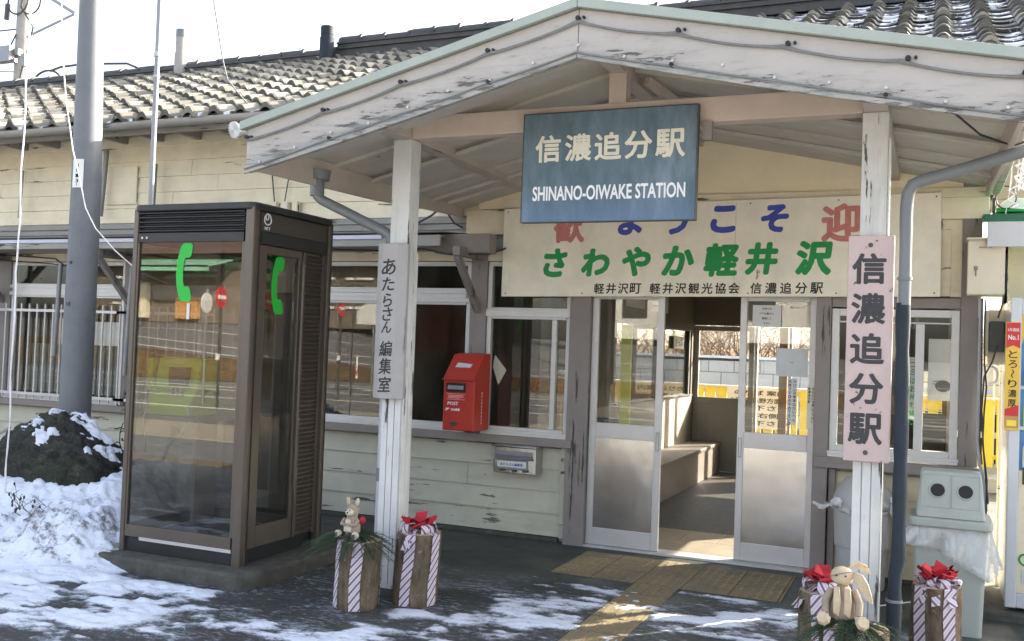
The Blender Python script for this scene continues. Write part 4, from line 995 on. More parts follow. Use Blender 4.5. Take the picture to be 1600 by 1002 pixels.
handset((XF - .010, -2.005, 1.838), 'y', 'handset_symbol')
p = MB(); p.box(-4.335, -4.312, y0 + .013, y0 + .0145, 1.60, 1.70); obj('sticker', p, M['paper'], T)
p = MB(); p.box(x0 + .04, x0 + .44, y0 + .13, y1 - .03, .935, .965); p.box(x0 + .06, x0 + .09, y1 - .28, y1 - .06, .19, .935); obj('shelf', p, M['panelgrey'], T, bevel=.004)
P_ = thing('public_telephone', (-4.52, -1.60, .93), 'green public telephone on the shelf inside the glass box', 'telephone')
P_.location = (-4.52, -1.60, .93)
p = MB(); p.prism([(-1.50, .932), (-1.76, .932), (-1.78, .99), (-1.70, 1.12), (-1.66, 1.31), (-1.50, 1.31)], 'yz', -4.73, -4.37); obj('body', p, M['phonegreen'], P_, bevel=.012)
p = MB(); p.box(-4.58, -4.44, -1.735, -1.68, 1.13, 1.25); obj('display', p, M['darkgrey'], P_, bevel=.004)
p = MB(); 
for i in range(3):
    for j in range(4): p.box(-4.56 + i * .04, -4.535 + i * .04, -1.745, -1.72, 1.0 + j * .03, 1.02 + j * .03)
obj('keypad', p, M['alu'], P_)
p = MB(); p.tube([(-4.69, -1.76, 1.10), (-4.69, -1.78, 1.2), (-4.69, -1.76, 1.3)], [.03, .02, .03], 10); obj('handset', p, M['phonegreen'], P_, smooth=True)
p = MB(); p.tube([(-4.69, -1.77, 1.09), (-4.70, -1.82, .9), (-4.62, -1.86, .76), (-4.5, -1.85, .74), (-4.4, -1.80, .82), (-4.36, -1.74, .98)], .005, 6); obj('cord', p, M['alu'], P_, smooth=True)
P_.location = (-4.555, -1.98, .965)
p = MB(); p.prism(roundrect(-4.93, -3.66, -2.44, -1.30, .12), 'xy', -.05, .094)
tag(obj('concrete_plinth', p, M['concrete'], bevel=.02, origin=(-4.3, -1.9, 0)), 'low rounded concrete plinth under the telephone box', 'plinth')
T = thing('steel_mast', (-4.77, -2.2, 2.335), 'thin galvanised mast rising from the telephone box roof', 'mast')
p = MB(); p.tube([(-4.755, -2.2, 2.336), (-4.76, -2.2, 4.6)], .017, 12); obj('tube', p, M['steelpipe'], T, smooth=True)
p = MB(); p.tube([(-4.758, -2.2, 3.34), (-4.758, -2.2, 3.37)], .023, 12); p.tube([(-4.757, -2.2, 3.2), (-4.757, -2.2, 3.215)], .021, 12); obj('band', p, M['whitepvc'], T, smooth=True)

# ------------------------------------------------------------------ letter boxes on the wall
T = thing('post_box', (-3.37, -.2, .83), 'red wall post box with sloped hood and white POST lettering', 'post box')
bx0, bx1, yf, yb = -3.475, -3.205, -.36, -.08
p = MB(); p.prism([(yb, .835), (yf, .835), (yf, 1.235), (yf - .008, 1.245), (-.20, 1.425), (-.12, 1.437), (yb, 1.437)], 'yz', bx0, bx1); bo = obj('body', p, M['red'], T, bevel=.010, seg=3)
p = MB(); p.prism([(yf + .02, 1.243), (yf - .022, 1.238), (yf - .022, 1.226), (yf + .002, 1.222)], 'yz', bx0 - .004, bx1 + .004); obj('hood_lip', p, M['red'], bo, bevel=.003)
p = MB(); p.box(bx0 + .028, bx1 - .078, yf - .012, yf - .001, 1.135, 1.205); p.box(bx0 + .045, bx1 - .09, yf - .018, yf - .013, 1.150, 1.158); sl = obj('slot', p, M['black'], T, bevel=.003)
p = MB(); p.prism([(yf - .013, 1.185), (yf - .020, 1.155), (yf - .017, 1.153), (yf - .0125, 1.18)], 'yz', bx0 + .045, bx1 - .09); obj('flap', p, M['steelpipe'], sl)
p = MB(); a = Vector((0, -.30, 1.322)); dsl = Vector((0, .165, .19)).normalized(); nsl = Vector((0, -.19, .165)).normalized()
def slope(u, v, h=.0015): 
    q = Vector((0, -.285, 1.330)) + dsl * v + nsl * h; return (u, q.y - .002, q.z)
p.add([slope(-3.42, -.04), slope(-3.29, -.045), slope(-3.275, .03), slope(-3.405, .04), slope(-3.42, -.04, -.004), slope(-3.29, -.045, -.004), slope(-3.275, .03, -.004), slope(-3.405, .04, -.004)], [(0, 1, 2, 3), (7, 6, 5, 4), (0, 4, 5, 1), (1, 5, 6, 2), (2, 6, 7, 3), (3, 7, 4, 0)]); obj('label', p, M['greypaper'], T)
p = MB(); p.box(bx0 + .03, bx1 - .08, yf - .0025, yf - .0005, 1.075, 1.122); lb = obj('label', p, M['signred'], T)
m = MB(); 
for z in (1.108, 1.098, 1.088): m.box(bx0 + .045, bx1 - .095 - (.03 if z < 1.09 else 0), yf - .0035, yf - .0027, z - .0015, z + .0015)
m.box(bx0 + .03, bx1 - .08, yf - .0034, yf - .0027, 1.120, 1.122); m.box(bx0 + .03, bx1 - .08, yf - .0034, yf - .0027, 1.075, 1.077); obj('lettering', m, M['paper'], lb)
m = MB(); write(m, 'POST', (-3.388, yf - .0008, 1.045), .026, .092, bold=.02); write(m, '日本郵便', (-3.365, yf - .0008, .998), .020, .075, bold=.03)
write(m, 'JP', (-3.436, yf - .0008, .998), .022, .034, bold=.03, slant=.25)
obj('lettering', m, M['whiteink'], T)
m = MB()
for k, ch in enumerate('あなたのまちのポスト'): write(m, ch, (bx1 + .0006, -.225, 1.13 - k * .026), .019, .015, right=(0, 1, 0), bold=.01)
obj('side_lettering', m, M['whiteink'], T)
m = MB(); m.lathe([(.035, 0), (.033, .004)], (0, 0, 0), 14); m.v = [(-3.38 + x, yf - .001 - z, .888 + y * .5) for x, y, z in m.v]; m.box(-3.395, -3.365, yf - .008, yf - .006, .884, .892); obj('lock', m, M['darkgrey'], T)
m = MB(); m.box(-3.44, -3.24, -.079, -.036, 1.0, 1.3); obj('bracket', m, M['steelpipe'], T)

T = thing('letter_box', (-2.94, -.09, .49), 'small grey metal letter box with a white name label below the window', 'letter box')
p = MB(); p.box(-3.125, -2.765, -.145, .006, .515, .735); obj('body', p, M['alupanel'], T, bevel=.006)
p = MB(); p.prism([(.0, .738), (-.165, .730), (-.165, .722), (-.15, .715), (.0, .725)], 'yz', -3.135, -2.755); obj('lid', p, M['alupanel'], T, bevel=.003)
p = MB(); p.box(-3.11, -2.79, -.152, -.1455, .655, .69); p.prism([(-.1455, .655), (-.17, .628), (-.166, .624), (-.1455, .645)], 'yz', -3.11, -2.79); obj('flap', p, M['steelpipe'], T)
p = MB(); p.box(-3.07, -2.83, -.158, -.1458, .545, .64); obj('door_plate', p, M['steelpipe'], T, bevel=.004)
p = MB(); p.box(-3.08, -2.84, -.162, -.1585, .565, .612); lb = obj('label', p, M['paper'], T)
m = MB(); write(m, 'あたらさん編集室', (-2.96, -.1624, .588), .024, .19, bold=.02); obj('lettering', m, M['blueink'], lb)
p = MB(); p.tube([(-2.94, -.172, .538), (-2.94, -.158, .538)], .012, 10); obj('lock', p, M['darkgrey'], T)
for a_ in (-3.06, -2.865): p = MB(); p.box(a_, a_ + .035, -.166, -.158, .532, .552); obj('latch', p, M['darkgrey'], T)

# ------------------------------------------------------------------ poles, cords, rock
T = thing('utility_pole', (-6.36, -1.25, .1), 'thick grey steel pole with a small white number plate beside the telephone box', 'pole')
p = MB(); p.tube([(-6.37, -1.25, .05), (-6.36, -1.25, 2.65), (-6.40, -1.25, 4.3), (-6.43, -1.25, 7.0)], [.125, .116, .095, .08], 28); obj('shaft', p, M['pole'], T, smooth=True)
p = MB()
for k in range(7):
    a = R(-73 + (k - 3) * 7); r = .1595; p.add([], []);
arc = [(-6.36 + .1185 * math.cos(R(-103 + 9.4 * k)), -1.25 + .1185 * math.sin(R(-103 + 9.4 * k))) for k in range(6)] 
arc2 = [(-6.36 + .121 * math.cos(R(-103 + 9.4 * k)), -1.25 + .121 * math.sin(R(-103 + 9.4 * k))) for k in reversed(range(6))]
p.prism(arc + arc2, 'xy', 2.655, 2.885); pb = obj('number_plate', p, M['white'], T, smooth=True)
m = MB(); d = Vector((math.cos(R(-80)), math.sin(R(-80)), 0)); rt = Vector((-d.y, d.x, 0)); c0 = Vector((-6.36, -1.25, 0)) + d * .1212
for k, ch in enumerate(('追', '分', '1', '3')): write(m, ch, c0 + Vector((0, 0, 2.835 - k * .042)), .028, .026, right=rt, bold=.01, th=.002)
write(m, '1', c0 + Vector((0, 0, 2.68)), .022, right=rt, th=.002); obj('lettering', m, M['ink'], pb)
p = MB(); p.tube([(-6.36, -1.38, 2.05), (-6.36, -1.36, 2.05)], .012, 8); obj('bolt', p, M['darkgrey'], T)
p = MB(); p.box(-6.385, -6.35, -1.376, -1.366, 1.70, 1.73); obj('bolt', p, M['darkgrey'], T)

def cord(pts, r, name, lab, cat, mat='rope', group=None):
    m = MB(); m.tube(pts, r, 7); o = obj(name, m, M[mat], smooth='all', origin=pts[-1]); return tag(o, lab, cat, group)
rng = random.Random(3)
zz = np.linspace(5.2, .34, 60)
cord([(-5.96 + .0 * z + .010 * math.sin(z * 9) * rng.random(), -2.2, z) for z in zz], [.0045 + .0035 * rng.random() for _ in zz], 'hanging_cord', 'white frosted cord hanging straight down in front of the boulder', 'cord')
pts = [(-5.78, -2.12, 4.6), (-5.73, -2.12, 3.6), (-5.71, -2.1, 3.33), (-5.67, -2.1, 3.1), (-5.63, -2.1, 2.95), (-5.59, -2.1, 2.78), (-5.52, -2.1, 2.60), (-5.47, -2.1, 2.45), (-5.44, -2.1, 2.36), (-5.36, -2.08, 2.22), (-5.25, -2.0, 2.07), (-5.12, -1.9, 1.93), (-5.0, -1.75, 1.86)]
cord(pts, .0042, 'hanging_cord', 'thin white cord sagging across the steel pole towards the telephone box', 'cord')
cord([(-5.6, -.9, 4.9), (-5.36, -.85, 3.75), (-5.33, -.82, 3.6), (-5.27, -.75, 3.5), (-5.2, -.72, 3.42)], .006, 'service_wire', 'thin dark wire dropping from the sky to the eaves', 'wire', 'greycable')

def rockmesh(c, rad, seed, amp=.28, nu=150, nv=90):
    rng = np.random.RandomState(seed); th = np.linspace(0, 2 * np.pi, nu, endpoint=False); ph = np.linspace(-.5 * np.pi, .5 * np.pi, nv)
    TH, PH = np.meshgrid(th, ph); d = np.stack([np.cos(PH) * np.cos(TH), np.cos(PH) * np.sin(TH), np.sin(PH)], -1); r = np.ones(TH.shape)
    for k in range(46):
        n = rng.normal(size=3); n /= np.linalg.norm(n); h = rng.uniform(.80, 1.05); dn = d @ n; r = np.minimum(r, np.where(dn > .15, h / np.maximum(dn, .15), 9))
    nz = fbm(d[..., 0] * 4 + 9, d[..., 2] * 4 + d[..., 1] * 3 + 5, seed, 6, .66); n9 = fbm(d[..., 0] * 14 + d[..., 1] * 6, d[..., 2] * 14 + 3, seed + 5, 4, .6); r = r * (1 + amp * (nz - .5) + .11 * (n9 - .5))
    p = d * r[..., None] * np.array(rad) + np.array(c); i = np.arange(nv - 1)[:, None] * nu + np.arange(nu)[None, :]; j = np.arange(nv - 1)[:, None] * nu + (np.arange(nu)[None, :] + 1) % nu
    m = MB(); m.v = p.reshape(-1, 3).tolist(); m.f = np.stack([i, j, j + nu, i + nu], -1).reshape(-1, 4).tolist(); return m, p
T = thing('boulder', (-6.0, -1.6, .2), 'big dark mossy boulder capped with patches of snow', 'boulder')
m1, P1 = rockmesh((-6.12, -1.60, .37), (.80, .42, .47), 5); 
# lean the right flank down
def skew(v): 
    x = (v[0] + 6.12) / .72; return (v[0] + (.16 * max(0, x)), v[1], v[2] - .26 * max(0, x) ** 1.3 * max(0, (v[2] - .1)) / .8)
m1.v = [skew(v) for v in m1.v]; obj('stone', m1, M['rock'], T, smooth='all')
# snow lying on the upward faces of the stone
sn = MB(); nu, nv = 150, 90; pv_ = np.array(m1.v).reshape(nv, nu, 3); nzs = fbm(pv_[..., 0] * 5, pv_[..., 1] * 5 + pv_[..., 2] * 3, 31, 5, .6)
du = np.roll(pv_, -1, 1) - np.roll(pv_, 1, 1); dv = np.gradient(pv_, axis=0); nr = np.cross(du, dv); nr = nr * np.sign((nr * (pv_ - np.array((-6.1, -1.62, .4)))).sum(-1, keepdims=True)); nr /= (np.linalg.norm(nr, axis=-1, keepdims=True) + 1e-9)
amt = np.clip((nr[..., 2] - .45) * 1.1, -1, .6) + (nzs - .66) * 4.2 + .7 * np.clip((pv_[..., 2] - .74) * 2.2, -.6, .25) - .25 * (pv_[..., 0] > -5.75); hgt = np.clip(amt * .07, -.01, .035); q = pv_ + nr * hgt[..., None]
keep = amt > 0; idx = np.arange(nu * nv).reshape(nv, nu); sn.v = q.reshape(-1, 3).tolist()
for a in range(nv - 1):
    for b in range(nu):
        c_ = (b + 1) % nu
        if int(keep[a, b]) + int(keep[a, c_]) + int(keep[a + 1, c_]) + int(keep[a + 1, b]) >= 2: sn.f.append((idx[a, b], idx[a, c_], idx[a + 1, c_], idx[a + 1, b]))
obj('snow_cap', sn, M['snowcap'], T, smooth='all')
# dead weeds by the pole
def weeds(base, n, h, seed, mat, lab, name='dead_weed', r=.004, spread=.25):
    rng = random.Random(seed); m = MB()
    for k in range(n):
        x, y = base[0] + rng.uniform(-spread, spread), base[1] + rng.uniform(-.06, .06); pts = []; a = rng.uniform(-.3, .3); z = base[2]
        hh = h * rng.uniform(.45, 1); 
        for i in range(9): pts.append((x, y, z)); x += .04 * math.sin(a * 6 + i * 1.1) ; y += rng.uniform(-.012, .012); z += hh / 8
        m.tube(pts, [r * (1 - .06 * i) for i in range(9)], 5)
        for i in range(2, 8):
            q = Vector(pts[i]); e_ = q + Vector((rng.uniform(-.08, .08), rng.uniform(-.04, .04), rng.uniform(-.02, .07))); m.tube([q, (q + e_) / 2 + Vector((0, 0, .015)), e_], r * .6, 4)
            if rng.random() < .55: m.ball(e_, (.010, .006, .014), 5, 4)
    return tag(obj(name, m, M[mat], origin=base), lab, 'plant')
weeds((-5.98, -1.05, .1), 5, 1.25, 4, 'deadweed', 'dark dried vine climbing between the steel pole and the window bars', 'dried_vine', .007, .08)
weeds((-5.55, -2.35, .22), 4, .18, 8, 'deadweed', 'few dry stalks poking out of the snow bank', 'dead_weed', .003, .25)
p = MB(); p.tube([(-5.92, -1.1, .35), (-5.90, -1.1, .5), (-5.86, -1.1, .8), (-5.75, -1.08, .95), (-5.72, -1.05, 1.3), (-5.85, -1.02, 1.9)], .010, 6); p.tube([(-5.55, -.4, .1), (-5.53, -.4, .55), (-5.5, -.4, .66), (-5.42, -.4, .70)], .013, 6); p.tube([(-5.7, -.6, .15), (-5.62, -.6, .26), (-5.5, -.6, .30), (-5.3, -.6, .33)], .010, 6)
tag(obj('loose_hose', p, M['steelpipe'], smooth=True, origin=(-5.6, -.8, .1)), 'loose grey hose and bent pipe hanging between the pole and the telephone box', 'hose')
p = MB(); p.tube([(-6.6, -2.0, .60), (-6.3, -2.05, .70), (-6.13, -2.05, .78)], .012, 6); tag(obj('fallen_branch', p, M['vine'], smooth=True, origin=(-6.5, -2, .6)), 'pale frosted branch lying against the left of the boulder', 'branch')

# ------------------------------------------------------------------ ribbon wrapped logs
def bow(c, sc, seed, parent, red=True):
    rng = random.Random(seed); m = MB(); r = MB(); c = Vector(c)
    for k in range(7):
        a = 2 * math.pi * k / 7 + rng.uniform(-.3, .3); d = Vector((math.cos(a), math.sin(a), 0)); L = sc * rng.uniform(.75, 1.05); hgt = sc * rng.uniform(.25, .6)
        pts = [c + d * (L * math.sin(math.pi * t) * (1 if t < .5 else 1)) * .95 + Vector((0, 0, hgt * math.sin(2 * math.pi * t) * .5 + sc * .18)) + d.cross(Vector((0, 0, 1))) * (sc * .12 * (t - .5)) for t in [i / 12 for i in range(13)]]
        m.strip(pts, Vector((-d.y, d.x, rng.uniform(-.5, .5))), sc * .42, .0025)
    for k in range(3):
        a = rng.uniform(math.pi, 2 * math.pi); d = Vector((math.cos(a), math.sin(a), 0))
        pts = [c + d * (sc * 1.25 * t) + Vector((0, 0, sc * (.25 - .9 * t * t))) for t in [i / 6 for i in range(7)]]; m.strip(pts, Vector((-d.y, d.x, .3)), sc * .34, .0025)
    obj('bow', m, M['ribbon'], parent)
    for k in range(15):
        a = 2 * math.pi * k / 15 + rng.uniform(-.3, .3); d = Vector((math.cos(a), math.sin(a), 0)); o = c + Vector((0, 0, sc * .28)); L = sc * rng.uniform(.45, .9); lift = sc * rng.uniform(.1, .55)
        s_ = Vector((-d.y, d.x, rng.uniform(-.6, .6)))
        pts = [o + d * (L * math.sin(math.pi * t * .85)) + Vector((0, 0, lift * math.sin(math.pi * t) + .25 * sc * rng.uniform(-.3, .3))) for t in [i / 7 for i in range(8)]]
        r.strip(pts, s_, [sc * (.22 + .36 * math.sin(math.pi * min(1, i / 7 + .1)) ** .6) for i in range(8)], .0025)
    obj('red_bow', r, M['redpaper'], parent, smooth=True)

def log(c, r, h, seed, lab, angs, lean=0.0, has_bow=True, bowc=None):
    T = thing('ribboned_log', (c[0], c[1], 0), lab, 'log', 'logs wrapped in striped ribbon at the porch posts')
    rng = np.random.RandomState(seed); n = 40; ph = rng.uniform(0, 6, 5)
    def rad(a, z): return r * (1 + .035 * math.sin(2 * a + ph[0]) + .025 * math.sin(3 * a + ph[1] + z * 3) + .018 * math.sin(7 * a + ph[2] + z * 9) + .06 * (z / h - .5) * -1 * .6 + .012 * math.sin(13 * a + z * 31 + ph[3]))
    m = MB(); zs_ = [0, .012] + [h * k / 9 for k in range(1, 9)] + [h - .012, h]
    for i, z in enumerate(zs_):
        for j in range(n):
            a = 2 * math.pi * j / n; q = rad(a, z) * (.955 if i in (0, len(zs_) - 1) else 1); m.v.append((c[0] + q * math.cos(a) + lean * z, c[1] + q * math.sin(a), z + .004 - (.004 if i == 0 else 0)))
    for i in range(len(zs_) - 1):
        for j in range(n): a, b = i * n + j, i * n + (j + 1) % n; m.f.append((a, b, b + n, a + n))
    m.f.append(tuple(reversed(range(n))))
    lo_ = obj('log', m, M['bark'], T, smooth=True)
    e = MB(); e.v = [(c[0] + rad(2 * math.pi * j / n, h) * .95 * math.cos(2 * math.pi * j / n) + lean * h, c[1] + rad(2 * math.pi * j / n, h) * .95 * math.sin(2 * math.pi * j / n), zz_) for zz_ in (h - .004, h + .005) for j in range(n)]
    e.f = [tuple(reversed(range(n))), tuple(range(n, 2 * n))] + [(j, (j + 1) % n, n + (j + 1) % n, n + j) for j in range(n)]; obj('cut_end', e, M['endgrain'], T)
    for a in angs:
        m = MB(); pts, sd_ = [], []
        for k in range(11):
            z = .006 + (h - .002) * k / 10; aa = a + .05 * math.sin(z * 11 + seed); q = rad(aa, z) + .0035; pts.append((c[0] + q * math.cos(aa) + lean * z, c[1] + q * math.sin(aa), z)); sd_.append(Vector((-math.sin(aa), math.cos(aa), 0)))
        q = rad(a, h); pts.append((c[0] + q * .8 * math.cos(a) + lean * h, c[1] + q * .8 * math.sin(a), h + .008)); sd_.append(sd_[-1]); pts.append((c[0] + q * .2 * math.cos(a) + lean * h, c[1] + q * .2 * math.sin(a), h + .008)); sd_.append(sd_[-1])
        m.strip(pts, sd_, .062, .002); obj('ribbon', m, M['ribbon'], T)
    if has_bow: bow(bowc or (c[0] + lean * h, c[1] - .01, h + .006), r * .95, seed, T)
    return T
log((-2.955, -2.36), .128, .375, 3, 'ribbon wrapped log carrying the small mouse figure on its top', [R(-62), R(-128), R(60)], .03, False)
log((-2.705, -2.12), .128, .405, 4, 'ribbon wrapped log with red bow beside the log with the mouse figure', [R(-88), R(80), R(-15)], .035)
log((-.42, -2.30), .128, .405, 6, 'ribbon wrapped log with red bow standing behind the rabbit figure', [R(-100), R(80)], 0)
log((-.262, -2.78), .138, .375, 7, 'ribbon wrapped log carrying the rabbit figure among pine sprigs', [R(-128), R(-78), R(60)], 0, False)
log((.058, -1.78), .122, .385, 8, 'ribbon wrapped log with red bow in front of the square recycling bin', [R(-124), R(-58), R(90)], 0)
def sprig(c, n, L, seed, lab, flat=.35):
    rng = random.Random(seed); m = MB(); c = Vector(c)
    for k in range(n):
        a = rng.uniform(0, 2 * math.pi); d = Vector((math.cos(a), math.sin(a) * .75, rng.uniform(-.35, .3) * flat * 2)); LL = L * rng.uniform(.5, 1); b = [c + d * LL * t + Vector((0, 0, .02 - .10 * t * t)) for t in (0, .35, .7, 1)]
        m.tube(b, [.003, .0025, .002, .001], 4, False)
        for q in range(26):
            t = q / 26 + .03; p = c + d * LL * t + Vector((0, 0, .02 - .10 * t * t))
            for sgn in (-1, 1):
                s_ = d.cross(Vector((0, 0, 1))).normalized() * sgn; e = p + (s_ + d.normalized() * .8 + Vector((0, 0, rng.uniform(-.5, .7)))).normalized() * rng.uniform(.02, .042); w = d.cross(s_).normalized() * .0011 + d.normalized() * .0008
                m.add([p - w, p + w, e], [(0, 1, 2)])
    return tag(obj('pine_sprigs', m, M['needle'], origin=c), lab, 'pine sprigs')
sprig((-2.975, -2.40, .40), 80, .32, 4, 'bed of pine sprigs under the small mouse figure')
sprig((-.29, -2.88, .41), 80, .26, 5, 'bed of pine sprigs spilling over the log under the rabbit figure')

# ------------------------------------------------------------------ carved figures (little wooden dolls)
T = thing('mouse_figure', (-2.975, -2.40, .40), 'small carved wooden mouse figure with upright ears sitting on a ribboned log', 'figure')
c = Vector((-2.975, -2.40, .40))
m = MB(); m.lathe([(.006, 0), (.042, .004), (.050, .03), (.047, .065), (.036, .095), (.029, .108), (.033, .118), (.038, .138), (.034, .160), (.020, .176), (.004, .181)], c, 22, 1, .9, .03, 3); obj('body', m, M['woodfig'], T, smooth=True)
m = MB(); m.ball(c + Vector((.002, -.034, .136)), (.024, .024, .021), 14, 10); obj('muzzle', m, M['woodpale'], T, smooth=True)
m = MB(); m.prism([(-.022, .03), (.020, .03), (.024, .062), (.012, .098), (-.012, .098), (-.025, .062)], 'xz', -.049, -.038); m.v = [(x + c.x, y + c.y, z + c.z) for x, y, z in m.v]; obj('belly', m, M['woodpale'], T, bevel=.003)
for sx in (-1, 1):
    m = MB(); mt = Matrix.Rotation(sx * R(12), 4, 'Y'); m.ball(c + Vector((.030 * sx, .0, .193)), (.013, .008, .024), 12, 8, m=mt); obj('ear', m, M['hay'], T, smooth=True)
    m = MB(); m.tube([c + Vector((.042 * sx, -.01, .092)), c + Vector((.046 * sx, -.035, .070)), c + Vector((.014 * sx, -.058, .072))], [.012, .011, .009], 8); m.ball(c + Vector((.012 * sx, -.060, .073)), (.010, .009, .009), 8, 6); obj('arm', m, M['woodfig'], T, smooth=True)
    m = MB(); d = Vector((.35 * sx, -1, .1)).normalized(); p0 = c + Vector((.052 * sx, -.045, .014)); m.tube([p0, p0 + d * .020], .021, 14); m.tube([p0 + d * .0201, p0 + d * .0215], .008, 8); obj('foot', m, M['woodpale'], T, smooth=True)
    m = MB(); m.ball(c + Vector((.012 * sx, -.052, .150)), .0035, 8, 6); obj('eye', m, M['ink'], T, smooth=True)
m = MB(); m.ball(c + Vector((.002, -.058, .139)), .005, 8, 6); obj('nose', m, M['ink'], T, smooth=True)
m = MB(); m.ball(c + Vector((.055, .02, .09)), (.018, .014, .020), 9, 7, .25, 4); obj('red_berry', m, M['redpaper'], T, smooth=True)

T = thing('rabbit_figure', (-.29, -2.84, .38), 'wooden rabbit figure with drooping ear and cone feet sitting among pine sprigs', 'figure')
c = Vector((-.305, -2.86, .425))
m = MB(); m.lathe([(.01, 0), (.055, .004), (.058, .035), (.050, .075), (.036, .115), (.022, .142), (.018, .15)], c, 20, 1, .85, .03, 5); obj('body', m, M['woodfig'], T, smooth=True)
m = MB(); m.ball(c + Vector((-.004, -.008, .180)), (.046, .044, .038), 22, 14, .05, 3); obj('head', m, M['hay'], T, smooth=True)
m = MB(); ring = [c + Vector((-.004 + .052 * math.cos(a) * .9, -.008 + .049 * math.sin(a), .185 + .020 * math.cos(a + .8))) for a in [2 * math.pi * k / 18 for k in range(19)]]; m.tube(ring, .002, 5); obj('string', m, M['timber'], T)
def leafshape(pts, w, name, mat):
    m = MB(); m.strip(pts, Vector((.55, -.2, .8)), w, .004); obj(name, m, M[mat], T)
pts = [c + Vector((.038, -.015, .195)), c + Vector((.065, -.035, .178)), c + Vector((.088, -.045, .145)), c + Vector((.107, -.05, .110)), c + Vector((.118, -.05, .090))]
leafshape(pts, [.022, .048, .046, .028, .003], 'ear', 'hay')
pts = [c + Vector((.020, .03, .215)), c + Vector((.045, .055, .222)), c + Vector((.08, .075, .205)), c + Vector((.10, .085, .18))]
leafshape(pts, [.018, .03, .03, .004], 'ear', 'hay')
for sx in (-1, 1):
    m = MB(); m.prism([(-.013, .035), (.012, .02), (.017, .08), (.010, .142), (-.012, .142)], 'xz', -.056, -.040); m.v = [(c.x + x + .021 * sx, c.y + y, c.z + z - .0 * sx) for x, y, z in m.v]; obj('husk_bib', m, M['hay'], T, bevel=.004)
    m = MB(); m.tube([c + Vector((.045 * sx, -.005, .125)), c + Vector((.066 * sx, -.025, .075)), c + Vector((.064 * sx, -.05, .030))], [.014, .016, .015], 10); obj('arm', m, M['woodfig'], T, smooth=True)
    m = MB(); m.tube([c + Vector((.064 * sx, -.05, .031)), c + Vector((.065 * sx, -.055, .010))], [.0155, .012], 10); obj('paw', m, M['woodpale'], T, smooth=True)
    p0 = c + Vector((.058 * sx + (.02 if sx > 0 else 0), -.085, .004)); m = MB(); d = Vector((.25 * sx, -.75, .55)).normalized(); m.tube([p0, p0 + d * .02, p0 + d * .042], [.010, .028, .024], 7); obj('foot', m, M['hay'], T)
    m = MB(); m.ball(c + Vector((.018 * sx - .006, -.052, .188)), .004, 8, 6); obj('eye', m, M['ink'], T, smooth=True)

# ------------------------------------------------------------------ bins
T = thing('recycling_bin', (.12, -1.05, 0), 'grey green square recycling bin with sloped lid and two round holes', 'bin')
def taper(m, x0, x1, y0, y1, z0, z1, k):
    cx, cy = (x0 + x1) / 2, (y0 + y1) / 2; vs = []
    for z, s_ in ((z0, k), (z1, 1)):
        for x, y in roundrect(x0, x1, y0, y1, .035, 4): vs.append((cx + (x - cx) * s_, cy + (y - cy) * s_, z))
    n = len(vs) // 2; return m.add(vs, [tuple(reversed(range(n))), tuple(range(n, 2 * n))] + [(i, (i + 1) % n, n + (i + 1) % n, n + i) for i in range(n)])
m = MB(); taper(m, -.062, .318, -1.20, -.86, .0, .60, .90); obj('body', m, M['binplastic'], T, smooth=True)
m = MB(); m.prism(roundrect(-.085, .342, -1.225, -.84, .04, 4), 'xy', .585, .635); obj('lid_rim', m, M['binplastic'], T, bevel=.012, seg=3)
m = MB(); fr = [(-1.205, .635), (-1.185, .665), (-1.09, .885), (-.90, .885), (-.86, .635)]; vs = []
m.prism(fr, 'yz', -.05, .305); m.v = [((x - .1275) * (1 - .12 * max(0, (z - .64) / .25)) + .1275, y, z) for x, y, z in m.v]; lid = obj('lid', m, M['binplastic'], T, bevel=.016, seg=3)
sl = Vector((0, .095, .22)).normalized(); sn_ = Vector((0, -.22, .095)).normalized(); base_ = Vector((0, -1.185, .665))
for x in (.060, .203):
    m = MB(); ctr = base_ + sl * .128 + Vector((x, 0, 0)); ring = [ctr + (Vector((1, 0, 0)) * math.cos(a) + sl * math.sin(a)) * .042 for a in [2 * math.pi * k / 24 for k in range(24)]]
    m.add([p - sn_ * .002 for p in ring] + [p + sn_ * .0015 for p in ring], [tuple(reversed(range(24))), tuple(range(24, 48))] + [(i, (i + 1) % 24, 24 + (i + 1) % 24, 24 + i) for i in range(24)]); obj('hole', m, M['black'], lid)
    m = MB(); m.tube([p + sn_ * .002 for p in ring] + [ring[0] + sn_ * .002], .005, 6); obj('hole_rim', m, M['binplastic'], lid, smooth=True)
m = MB(); 
for a, b in ((-.022, .128), (.134, .276)):
    q = [base_ + sl * v + Vector((u, 0, 0)) for u, v in ((a, .03), (b, .03), (b, .218), (a, .218))]
    for i in range(4): m.tube([q[i] + sn_ * .001, q[(i + 1) % 4] + sn_ * .001], .0022, 5)
obj('panel_edge', m, M['binplastic'], lid)
